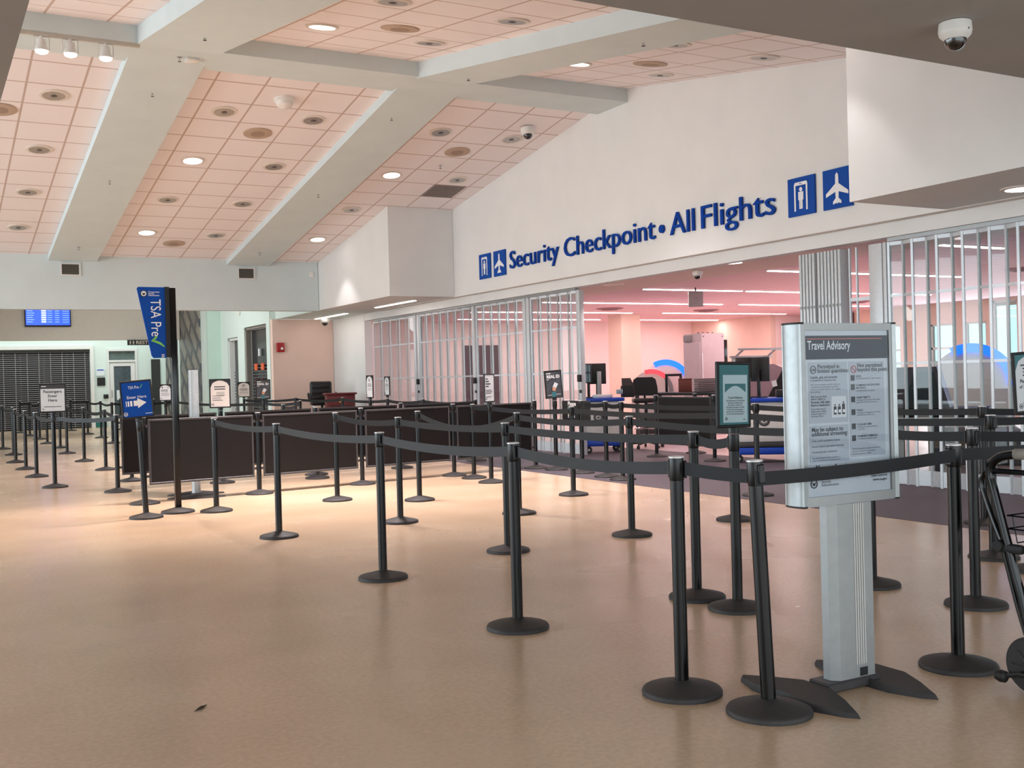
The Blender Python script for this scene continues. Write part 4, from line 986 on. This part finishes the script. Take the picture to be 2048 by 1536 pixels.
for dx in (0, .44):
    lo = [(x + dx, y, .0) for x, y in foot]; cxm = sum(x for x, y in foot) / len(foot) + dx
    hi = [(cxm + (x + dx - cxm) * .9, y * .96, .016 + .026 * (1 - abs(y) / .36)) for x, y in foot]
    n = len(foot); mm = MB().add(lo + hi, [tuple(reversed(range(n))), tuple(range(n, 2 * n))] + [(i, (i + 1) % n, (i + 1) % n + n, i + n) for i in range(n)])
    mm.build('foot', RUBBER, t, ang=50)
copy_thing(t, (2.97, 13.42, 0), math.radians(78.5), 'silver advisory board seen edge-on among the queue posts at left')
# ------------------------------------------------------------------ wheelchair at the right edge
t = thing('wheelchair', 'black tubular transport wheelchair cut by the right photo edge', 'wheelchair', (3.97, 2.84, 0), -PI / 2)
def spline(pts, n=6):
    P = [Vector(p) for p in pts]; out = []
    for i in range(len(P) - 1):
        p0, p1, p2, p3 = P[max(i - 1, 0)], P[i], P[i + 1], P[min(i + 2, len(P) - 1)]
        for k in range(n):
            u = k / n; out.append(.5 * ((2 * p1) + (p2 - p0) * u + (2 * p0 - 5 * p1 + 4 * p2 - p3) * u * u + (3 * p1 - p0 - 3 * p2 + p3) * u ** 3))
    out.append(P[-1]); return out
for y in (0, .46):
    MB().tube(spline([(.4, y, .985), (.1, y, .985), (-.035, y, .98), (-.12, y, .963), (-.16, y, .93), (-.168, y, .885), (-.15, y, .82), (-.09, y, .6), (-.04, y, .42), (.05, y, .2), (.4, y, .17)], 7), .019, 12).build('side_frame', POLE, t)
    MB().tube(spline([(.36, y, .905), (-.04, y, .905), (-.15, y, .903), (-.195, y, .885), (-.212, y, .85), (-.195, y, .79), (-.16, y, .7), (-.12, y, .61)], 6), .012, 10).build('arm_rail', POLE, t)
    MB().tube([(-.12, y, .6), (-.05, y, .34), (.02, y, .13)], .009, 8).build('strut', POLE, t)
    MB().rbox(-.16, -.02, y - .02, y + .02, .565, .605, .012).build('cross_clamp', BLACKP, t)
    MB().lathe([(.022, -.03), (.026, 0), (.022, .03)], n=14).xf(Matrix.Translation((-.12, y, .595)) @ Matrix.Rotation(PI / 2, 4, 'X')).build('pivot', BLACKP, t)
    w = MB().lathe([(.075, -.022), (.105, -.022), (.115, -.012), (.115, .012), (.105, .022), (.075, .022)], n=36)
    wh = w.xf(Matrix.Translation((.012, y, .117)) @ Matrix.Rotation(PI / 2, 4, 'X')).build('wheel', RUBBER, t)
    s = MB()
    for k in range(8): s.box(-.004, .004, -.01, .01, .015, .078).xf(Matrix.Identity(4)) if False else s.add(*(lambda q: (q.v, q.f))(MB().box(-.005, .005, -.012, .012, .012, .078).xf(Matrix.Rotation(2 * PI * k / 8, 4, 'Y'))))
    s.xf(Matrix.Translation((.012, y - .016, .117))).build('spokes', CHROME, wh, smooth=False)
    MB().lathe([(.018, -.035), (.018, .035)], n=12).xf(Matrix.Translation((.012, y, .117)) @ Matrix.Rotation(PI / 2, 4, 'X')).build('hub', BLACKP, wh)
    MB().tube([(.12, y - .045, .085), (-.02, y - .045, .08), (-.095, y - .045, .057)], .011, 8).build('brake_bar', BLACKP, t)
    MB().lathe([(.012, -.03), (.024, -.022), (.026, 0), (.02, .018), (.01, .024)], n=16).xf(Matrix.Translation((-.105, y - .045, .055)) @ Matrix.Rotation(-PI / 2, 4, 'Y')).build('brake_knob', BLACKP, t)
MB().tube([(-.045, -.0, .981), (.12, 0, .986)], .023, 12).build('grip_tape', mat('worn_grey_tape', (150, 146, 140), .6, noise=.2, scale=40), t)
m = MB().rbox(.0, .42, .03, .43, .44, .47, .012); m.build('seat', LEATH, t)
m = MB().rbox(.02, .05, .02, .44, .55, .9, .012); m.build('backrest', LEATH, t)
m = MB()
for k in range(7): m.tube([(-.08 + k * .06, .02, .72), (-.06 + k * .06, .02, .61), (-.05 + k * .06, .44, .61), (-.07 + k * .06, .44, .72)], .003, 5)
for z in (.72, .665): m.tube([(-.1, .015, z), (.34, .015, z), (.34, .445, z), (-.1, .445, z)], .0035, 5, closed=True)
m.build('wire_basket', POLE, t)

# ------------------------------------------------------------------ chair and desk before the blush wall
t = thing('podium_desk', 'dark red laminate podium desk in front of the tall black chair', 'desk', (8.78, 24.3, 0), math.radians(-12))
MB().rbox(-.33, .33, -.25, .25, .004, 1.04, .012).build('cabinet', MAROON, t)
MB().rbox(-.37, .37, -.29, .29, 1.041, 1.085, .01).build('top', MAROON, t)
MB().poly([(-.06, .86), (.06, .86), (0, .97)], -.256, -.251).build('emblem', mat('gold_emblem', (196, 160, 90), .4, metal=.3), t)
MB().box(-.27, .27, -.2555, -.251, .1, .8).build('panel_inlay', mat('dark_maroon', (78, 26, 30), .4), t)
t = thing('executive_chair', 'tall black leather executive chair behind the dark red desk', 'chair', (8.72, 25.4, 0), math.radians(-14))
MB().rbox(-.28, .28, -.27, .25, .78, .9, .05, 3).build('seat', LEATH, t)
b = MB().rbox(-.27, .27, .2, .32, .9, 1.37, .055, 3); b.build('backrest', LEATH, t)
for z in (.98, 1.12, 1.25): MB().rbox(-.22, .22, .17, .215, z - .055, z + .055, .02, 2).build('cushion', LEATH, t)
for sx in (-1, 1): MB().tube(spline([(sx * .3, .2, .95), (sx * .33, .0, 1.06), (sx * .33, -.2, 1.06), (sx * .3, -.22, .9)]), .025, 8).build('armrest', LEATH, t)
def star_base(t, h, r=.3):
    MB().tube([(0, 0, .1), (0, 0, h)], .03, 12).build('gas_lift', BLACKP, t)
    for k in range(5):
        a = 2 * PI * k / 5 + .3; c, s = math.cos(a), math.sin(a)
        lg = MB().tube([(0, 0, .13), (c * r * .5, s * r * .5, .1), (c * r, s * r, .075)], [.03, .022, .016], 8).build('leg', BLACKP, t)
        MB().lathe([(.03, -.018), (.03, .018)], n=14).xf(Matrix.Translation((c * r, s * r, .031)) @ Matrix.Rotation(a, 4, 'Z') @ Matrix.Rotation(PI / 2, 4, 'X')).build('caster', RUBBER, lg)
star_base(t, .8)

# ------------------------------------------------------------------ checkpoint room
struct(MB().box(11.26, 27, -3, 28.4, 3.0, 3.1).build('ceiling', TILE_PINK))
struct(MB().box(9.9, 24, 28.4, 28.6, 0, 3.0).build('wall_back', PINKW))
struct(MB().box(22.6, 22.8, 24.6, 28.4, 0, 3.0).build('wall_right', SALMON))
struct(MB().box(22.8, 24.0, 24.6, 24.8, 0, 3.0).build('wall_right', PINKW))
struct(MB().box(17.0, 17.64, 24.4, 25.05, 0.004, 2.999).build('column', PALECOL))
m = MB(); ops = [(20.95, 21.8, 1.2, 2.52), (19.1, 19.95, 1.2, 2.46), (18.2, 18.86, 1.2, 2.46), (17.3, 18.02, .5, 2.96), (12.6, 17.1, .5, 2.96), (7.0, 12.2, .5, 2.96)]
yy = 24.6
for a_, b_, z0, z1 in ops:
    m.box(24, 24.2, b_, yy, 0, 3.0); m.box(24, 24.2, a_, b_, 0, z0); m.box(24, 24.2, a_, b_, z1, 3.0); yy = a_
m.box(24, 24.2, -3, yy, 0, 3.0)
struct(m.build('wall_right', PALECOL, smooth=False))
for i, (a_, b_, z0, z1) in enumerate(ops):
    w = MB(); w.box(24.05, 24.12, a_, a_ + .05, z0, z1); w.box(24.05, 24.12, b_ - .05, b_, z0, z1); w.box(24.05, 24.12, a_, b_, z0, z0 + .05); w.box(24.05, 24.12, a_, b_, z1 - .05, z1)
    if i < 3: w.box(24.05, 24.12, a_, b_, 1.78, 1.84)
    else: w.box(24.05, 24.12, a_, b_, 1.0, 1.05)
    wf = struct(w.build('window_%d' % (i + 1), WHITEM, smooth=False))
    pn = MB().box(24.08, 24.09, a_ + .05, b_ - .05, z0 + .05, z1 - .05).build('glass_pane', GLASS, wf, smooth=False)
struct(MB().box(-40, 120, -60, 80, -.9, -.5).build('ground', mat('outside_apron', (170, 168, 164), .8)))
struct(MB().box(14.15, 15.3, 28.34, 28.395, .004, 2.31).build('door_3', mat('dark_mauve_door', (92, 70, 78), .45)))
struct(MB().box(23.9, 23.99, 22.6, 24.3, .004, 2.95).build('opening_shade', mat('dark_opening_shade', (84, 58, 66), .45)))  # dark sheet in place of an opening, its inner shade painted as colour
ST = ((9.92, 12.2, 13.5), (13.4, 12.3, 17.0), (17.0, 12.4, 14.85), (17.0, 15.0, 20.5), (20.5, 12.2, 17.28), (20.5, 17.84, 22.3), (23.75, 12.0, 16.9), (23.75, 17.95, 22.4), (26.8, 13.2, 17.9), (26.8, 19.4, 22.4))
for i, (y, xa, xb) in enumerate(ST):
    rn = ('nearest', 'second', 'third', 'fourth', 'fifth', 'farthest')[(9.92, 13.4, 17.0, 20.5, 23.75, 26.8).index(y)]
    t = thing('linear_light', 'lit linear ceiling light in the %s row of the checkpoint room, %s piece' % (rn, 'right' if xa > 14.9 else 'left'), 'light', ((xa + xb) / 2, y, 3.0), group='checkpoint linear lights'); h = (xb - xa) / 2
    MB().box(-h - .03, h + .03, -.055, .055, -.012, -.001).build('trim', TRIMW, t); MB().box(-h, h, -.04, .04, -.024, -.0125).build('diffuser', LED, t)
    lamp('strip_light', 'AREA', ((xa + xb) / 2, y, 2.96), 24 * (xb - xa) / 4, (1, .83, .82), shape='RECTANGLE', size=xb - xa, size_y=.1)
for i, (x, y) in enumerate(((15.2, 22.3), (18.5, 22.6), (16.9, 12.0), (20.5, 19.2))):
    t = thing('ceiling_vent', ('round vent in the checkpoint ceiling left of the column', 'round vent in the checkpoint ceiling right of the column', 'round vent in the checkpoint ceiling seen through the right gate', 'round vent in the checkpoint ceiling over the scanner')[i], 'vent', (x, y, 3.0), group='round checkpoint vents')
    MB().lathe([(.34, -.001), (.34, -.012), (.28, -.03)], n=28).build('ring', mat('mauve_vent', (150, 104, 112), .6), t); MB().lathe([(.24, -.02), (.2, -.045), (.1, -.05)], n=28).build('cone', mat('mauve_vent_cone', (120, 84, 94), .6), t)
t = thing('hanging_sign', 'blank grey sign box hung from the checkpoint ceiling', 'sign', (13.3, 16.55, 2.62), math.radians(-30))
MB().rbox(-.14, .14, -.05, .05, 0, .3, .008).build('box', mat('grey_sign_back', (168, 160, 160), .5), t)
MB().tube([(0, 0, .29), (0, 0, .375)], .015, 8).build('stem', DARKM, t)

def podium(name, label, loc, rz, w=.66, d=.56):
    t = thing(name, label, 'podium', loc, rz)
    MB().rbox(-w / 2, w / 2, -d / 2, d / 2, .3, .885, .03).build('body', WHITEP, t)
    MB().rbox(-w / 2 - .01, w / 2 + .01, -d / 2 - .01, d / 2 + .01, .225, .3, .02).build('grey_band', DARKM, t)
    MB().rbox(-w / 2 - .015, w / 2 + .015, -d / 2 - .015, d / 2 + .015, .12, .224, .02).build('bumper', BLUEP, t)
    MB().rbox(-w / 2 - .03, w / 2 + .03, -d / 2 - .03, d / 2 + .03, .886, .945, .015).build('top', BLUEP, t)
    s = MB(); s.disc(-.1, .62, .085, -d / 2 - .004, -d / 2 - .001, 28, .06); seal(s, -.1, .62, .055, -d / 2 - .004); s.build('seal', DARKM, t, smooth=False)
    for sx in (-1, 1):
        for sy in (-1, 1):
            c = MB().lathe([(.055, -.02), (.06, 0), (.055, .02)], n=18).xf(Matrix.Translation((sx * (w / 2 - .06), sy * (d / 2 - .06), .06)) @ Matrix.Rotation(PI / 2, 4, 'X')).build('caster', RUBBER, t)
            MB().lathe([(.02, -.024), (.02, .024)], n=10).xf(Matrix.Translation((sx * (w / 2 - .06), sy * (d / 2 - .06), .06)) @ Matrix.Rotation(PI / 2, 4, 'X')).build('caster_hub', CAPM, c)
    return t
def monitor(label, loc, rz, w, h, pole=.25, tilt=0.0, pm=None):
    t = thing('monitor', label, 'monitor', loc, rz)
    MB().rbox(-.1, .1, -.08, .1, 0, .02, .006).build('foot', pm or BLACKP, t)
    MB().rbox(-.022, .022, .03, .07, .02, pole + h * .5, .005).build('stand', pm or BLACKP, t)
    hd = MB().rbox(-w / 2, w / 2, -.022, .022, pole, pole + h, .008).build('housing', BLACKP, t)
    MB().box(-w / 2 + .015, w / 2 - .015, -.0245, -.0225, pole + .02, pole + h - .02).build('screen', SCREEN, hd, smooth=False)
    return t
podium('checkpoint_podium', 'white podium with blue top on casters at the left of the opening', (10.42, 15.62, .003), math.radians(-25))
Z0 = .9485
monitor('tall narrow black screen on the left podium', (10.2, 15.7, Z0), math.radians(-50), .15, .34, .26)
monitor('black flat monitor seen from behind on the left podium', (10.42, 15.74, Z0), math.radians(150), .32, .36, .24)
t = thing('camera_pole', 'silver pole with grey foot standing on the left podium', 'pole', (10.32, 15.52, Z0), 0)
MB().rbox(-.035, .035, -.02, .02, .02, .46, .006).build('pole', ALU_S, t); MB().rbox(-.1, .22, -.08, .08, 0, .06, .01).build('foot', WHITEP, t)
t = thing('document_scanner', 'black document scanner with tilted screen on a wall arm right of the left podium', 'scanner', (10.80, 15.36, Z0), math.radians(-20))
MB().rbox(-.1, .1, -.1, .1, .0, .2, .012).build('body', BLACKP, t); MB().hexa([(-.08, -.1, .2), (.08, -.1, .2), (.08, .08, .2), (-.08, .08, .2)], [(-.08, -.06, .24), (.08, -.06, .24), (.08, .09, .33), (-.08, .09, .33)]).build('hood', BLACKP, t)
MB().rbox(-.2, -.105, -.09, .02, .06, .14, .01).build('side_screen', mat('pale_display', (150, 170, 180), .3), t)
t = thing('drafting_stool', 'tall black stool with curved back and five-star base inside the opening', 'chair', (11.52, 15.82, .003), math.radians(-30))
m = MB(); pts = [(-.24, .0), (-.23, .12), (-.2, .26), (-.14, .3), (.14, .3), (.2, .26), (.23, .12), (.24, 0), (.18, -.03), (-.18, -.03)]
m.poly(list(reversed(pts)), -.022, .022); m.v = [(x, y + .25 - .9 * x * x * -1 - .12, z + .98) for x, y, z in m.v]; m.build('backrest', BLACKP, t, ang=50)
MB().rbox(-.24, .24, -.22, .2, .82, .9, .03, 3).build('seat', LEATH, t); MB().tube([(0, .15, .86), (0, .22, .95), (0, .19, 1.05)], .02, 8).build('back_bar', BLACKP, t)
MB().tube([(.22 * math.cos(a * PI / 12), .22 * math.sin(a * PI / 12), .36) for a in range(24)], .011, 8, closed=True).build('foot_ring', CHROME, t)
star_base(t, .83, .3)
# second podium
t = podium('checkpoint_podium', 'wide white podium with blue top and blue base behind the tablet sign', (11.05, 12.1, .003), math.radians(-38), 1.05, .6)
monitor('black flat monitor turned sideways on the right podium', (10.98, 12.2, Z0 + .0), math.radians(112), .3, .36, .24)
t = thing('id_camera', 'black id camera unit with small blue screen on the right podium', 'camera', (10.68, 12.22, Z0), math.radians(-30))
MB().rbox(-.03, .03, -.03, .03, .02, .3, .006).build('stand', BLACKP, t); MB().rbox(-.1, .1, -.1, .1, 0, .02, .005).build('foot', BLACKP, t)
MB().rbox(-.11, .11, -.07, .07, .3, .6, .012).build('housing', BLACKP, t); MB().box(-.08, .03, -.073, -.0705, .36, .52).build('screen', mat('blue_small_screen', (40, 60, 120), .2, emit=(50, 80, 160), estr=.4), t)
t = thing('document_stack', 'pile of trays and papers with a black reader on the right podium', 'papers', (11.22, 11.9, Z0), math.radians(-38))
MB().rbox(-.16, .0, -.12, .12, 0, .11, .01).build('reader', BLACKP, t)
for k in range(4): MB().rbox(.03, .38, -.16, .18, .004 + k * .028, .024 + k * .028, .004, 1).build('tray', (BINM, BLACKP, BINM, PAPERP)[k], t)
# table with bins, frame and box
t = thing('divestment_table', 'long dark table inside the checkpoint behind the panel', 'table', (13.35, 17.05, .003), math.radians(98))
MB().rbox(-1.1, 1.1, -.4, .4, .9, .955, .01).build('top', BLACKP, t)
for sx in (-1, 1):
    for sy in (-1, 1): MB().rbox(sx * 1.0 - .03, sx * 1.0 + .03, sy * .33 - .03, sy * .33 + .03, 0, .9, .005).build('leg', DARKM, t)
proto = None
for k in range(8):
    z = .9595 + k * .034
    if proto is None:
        t = thing('security_bin', 'grey security bin at the bottom of the stack on the dark table', 'bin', (13.42, 16.42, z), math.radians(-25), 'stacked grey security bins')
        m = MB(); lo = [(-.2, -.16, 0), (.2, -.16, 0), (.2, .16, 0), (-.2, .16, 0)]; m.hexa(lo, [(x * 1.1, y * 1.1, .02) for x, y, _ in lo]); m.build('shell', BINM, t, smooth=False)
        MB().rbox(-.23, .23, -.19, .19, .02, .03, .003, 1).build('rim', mat('pale_bin_rim', (176, 164, 166), .5), t); proto = t
    else: copy_thing(proto, (13.42, 16.42, z), math.radians(-25), 'grey security bin, %s from the bottom of the stack on the dark table' % ORD[k])
t = thing('property_frame', 'open black rectangular frame standing on the dark table', 'frame', (13.52, 17.6, .959), math.radians(-35))
m = MB(); m.rbox(-.17, -.12, -.05, .05, 0, .37, .006); m.rbox(.12, .17, -.05, .05, 0, .37, .006); m.rbox(-.12, .12, -.05, .05, .32, .37, .006); m.build('frame', BLACKP, t)
t = thing('storage_box', 'reddish brown box beside the open black frame on the dark table', 'box', (13.5, 17.2, .959), math.radians(-35))
MB().rbox(-.13, .13, -.1, .1, 0, .25, .008).build('body', BROWNB, t); MB().rbox(-.135, .135, -.105, .105, .25, .268, .004).build('lid', BROWNB, t)
# upright body scanner
t = thing('body_scanner', 'tall grey lilac upright scanner cabinet inside the checkpoint', 'scanner', (14.9, 18.3, .003), 0)
MB().rbox(-.31, .31, -.3, .3, 0, 2.17, .015).build('cabinet', LAV, t)
MB().rbox(-.34, -.311, -.28, .28, .05, 1.98, .01).build('door_panel', LAV, t)
MB().rbox(-.35, -.311, .02, .27, 2.0, 2.14, .008).build('control_box', BINM, t)
m = MB()
for sx in (-1, 1):
    for z in (2.1, .2): m.disc(sx * .26, z, .014, -.306, -.3005, 10)
m.build('bolts', DARKM, t)
MB().box(-.3, -.285, -.305, -.3005, .8, 1.75).build('light_slot', SIGNW, t, smooth=False)
m = MB()
for k in range(4): m.tube([(-.2 + k * .13, -.1, 2.168), (-.15 + k * .13, 0, 2.2), (-.1 + k * .13, .1, 2.168)], .012, 6)
m.build('cable', DARKM, t)
MB().rbox(.312, .44, -.25, -.2, 1.5, 2.03, .008).build('side_screen', SCREEN, t)
def ct(label, loc, rz, red=True, s=1.0):
    t = thing('baggage_scanner', label, 'scanner', loc, rz)
    def half(r, y0, y1, x0, zc, nm):
        n = 20; pts = [(x0 + r * math.cos(PI * k / n), zc + r * math.sin(PI * k / n)) for k in range(n + 1)]
        pts = [(x0 - r, zc - .5)] + [(x0 + r, zc - .5)] + pts if False else [(x0 - r, .45), (x0 + r, .45)] + pts
        return MB().poly(pts, y0, y1).build(nm, HOODP, t, ang=50)
    def arch(r, y, x0, zc, m_, a0, a1, nm, dr=.07):
        n = 20; outer = [(x0 + r * math.cos(a0 + (a1 - a0) * k / n), zc + r * math.sin(a0 + (a1 - a0) * k / n)) for k in range(n + 1)]
        inner = [(x0 + (r - dr) * math.cos(a0 + (a1 - a0) * k / n), zc + (r - dr) * math.sin(a0 + (a1 - a0) * k / n)) for k in range(n + 1)]
        m = MB(); q = n + 1
        vs = [(x, y - .02, z) for x, z in outer] + [(x, y - .02, z) for x, z in inner] + [(x, y + .05, z) for x, z in outer] + [(x, y + .05, z) for x, z in inner]; fs = []
        for k in range(n): fs += [(k, q + k, q + k + 1, k + 1), (2 * q + k, 2 * q + k + 1, 3 * q + k + 1, 3 * q + k), (k, k + 1, 2 * q + k + 1, 2 * q + k), (q + k, 3 * q + k, 3 * q + k + 1, q + k + 1)]
        fs += [(0, 2 * q, 3 * q, q), (n, q + n, 3 * q + n, 2 * q + n)]
        m.add(vs, fs).build(nm, m_, t, ang=50)
    half(.56 * s, .0, 1.0, 0, 1.05, 'hood')
    if red:
        half(.46 * s, -.75, -.001, -.28, .95, 'entry_hood')
        arch(.49 * s, -.75, -.28, .95, GLOWR, .75, 1.9, 'red_light_arch', .1); arch(.49 * s, -.75, -.28, .95, BINM, -.2, .75, 'grey_arch', .1)
    arch(.61 * s, -.02 if not red else .0, 0, 1.05, GLOWB, .0, 2.05, 'blue_light_arch', .13)
    MB().rbox(-.6, .6, -1.2, 1.6, .003, .45, .02).build('base', DARKM, t)
    MB().rbox(-.35, .35, -1.6, -1.21, .6, .68, .01).build('conveyor', BLACKP, t)
    return t
ct('white tunnel baggage scanner with red and blue glowing arches behind the column', (15.27, 20.18, .003), math.radians(-40))
ct('white tunnel baggage scanner with a glowing blue arch behind the right gate', (13.3, 10.35, .003), math.radians(-50), False)
# x-ray belt machine behind the right gate
t = thing('xray_machine', 'dark x-ray belt machine with slanted hood behind the right gate', 'x-ray machine', (11.25, 9.75, .003), math.radians(-55))
m = MB(); m.poly([(-.6, .82), (.55, .82), (.4, 1.34), (-.38, 1.34)], -.32, .32); m.build('hood', mat('plum_machine_panel', (104, 84, 90), .4), t, smooth=False)
MB().poly([(.0, .83), (.5, .83), (.37, 1.27), (.13, 1.27)], -.326, -.321).build('side_panel', DARKM, t, smooth=False)
MB().rbox(-.75, 1.0, -.36, .36, .7, .815, .015).build('belt_bed', BLACKP, t)
MB().rbox(-.7, .95, -.37, -.362, .64, .7, .004, 1).build('edge_rail', PINKW, t)
for x in (-.6, -.1, .4, .85):
    for y in (-.3, .3): MB().rbox(x - .04, x + .04, y - .04, y + .04, 0, .7, .005).build('leg', DARKM, t)
MB().rbox(-.45, -.2, -.32, .32, 1.345, 1.6, .02).build('cable_cover', BROWNB, t)
t = thing('xray_machine', 'slanted grey x-ray hood with white sticker right of the tablet sign', 'x-ray machine', (12.75, 14.1, .003), math.radians(-35))
MB().poly([(-.35, .85), (.3, .85), (.3, 1.38), (.16, 1.45), (-.16, 1.45)], -.3, .3).build('hood', mat('mauve_machine_panel', (166, 136, 144), .4), t, smooth=False)
MB().poly([(.02, .86), (.295, .86), (.295, 1.36)], -.306, -.301).build('side_opening', BLACKP, t, smooth=False)
MB().poly([(.12, 1.06), (.2, 1.08), (.18, 1.18), (.1, 1.16)], -.311, -.3065).build('sticker', SIGNW, t, smooth=False)
MB().rbox(-.5, .9, -.32, .32, .72, .848, .01).build('belt_bed', BLACKP, t); MB().rbox(-.42, .8, -.28, .28, 0, .72, .02).build('cabinet', WHITEP, t)
t = thing('scanner_housing', 'pale white machine housing right of the slanted hood', 'scanner', (13.85, 14.6, .003), math.radians(-35))
MB().rbox(-.34, .45, -.35, .35, 0, 1.44, .05, 3).build('housing', HOODP, t); MB().rbox(-.2, .1, -.36, -.351, .95, 1.15, .01).build('access_panel', WHITEP, t)
t = thing('roller_frame', 'pale grey pipe frame shelf before the cream wall', 'shelf', (15.2, 17.2, .003), math.radians(-2))
for x in (-.42, .42):
    MB().rbox(x - .03, x + .03, -.03, .03, 0, 1.62, .006).build('upright', ALU_S, t); MB().tube([(x, 0, 1.6), (x, -.32, 1.78)], .025, 8).build('arm', ALU_S, t)
MB().rbox(-.55, .62, -.36, -.3, 1.765, 1.81, .008).build('front_rail', ALU_S, t); MB().rbox(-.5, .6, -.03, .03, 1.62, 1.66, .006).build('rear_rail', ALU_S, t)
MB().box(-.39, .39, -.01, .01, 1.05, 1.5).build('panel', HOODP, t)

# a dry leaf on the floor
t = tag(MB().add([(0, 0, .002), (.05, .012, .006), (.1, .004, .004), (.05, -.012, .003), (.05, 0, .012)], [(0, 3, 4), (3, 2, 4), (2, 1, 4), (1, 0, 4), (0, 1, 2, 3)]).build('dry_leaf', mat('dark_leaf_litter', (54, 42, 30), .7)), 'small dark curled leaf lying on the open floor at lower left', 'leaf')
t.location = (.97, 4.55, 0); t.rotation_euler = (0, 0, .7)
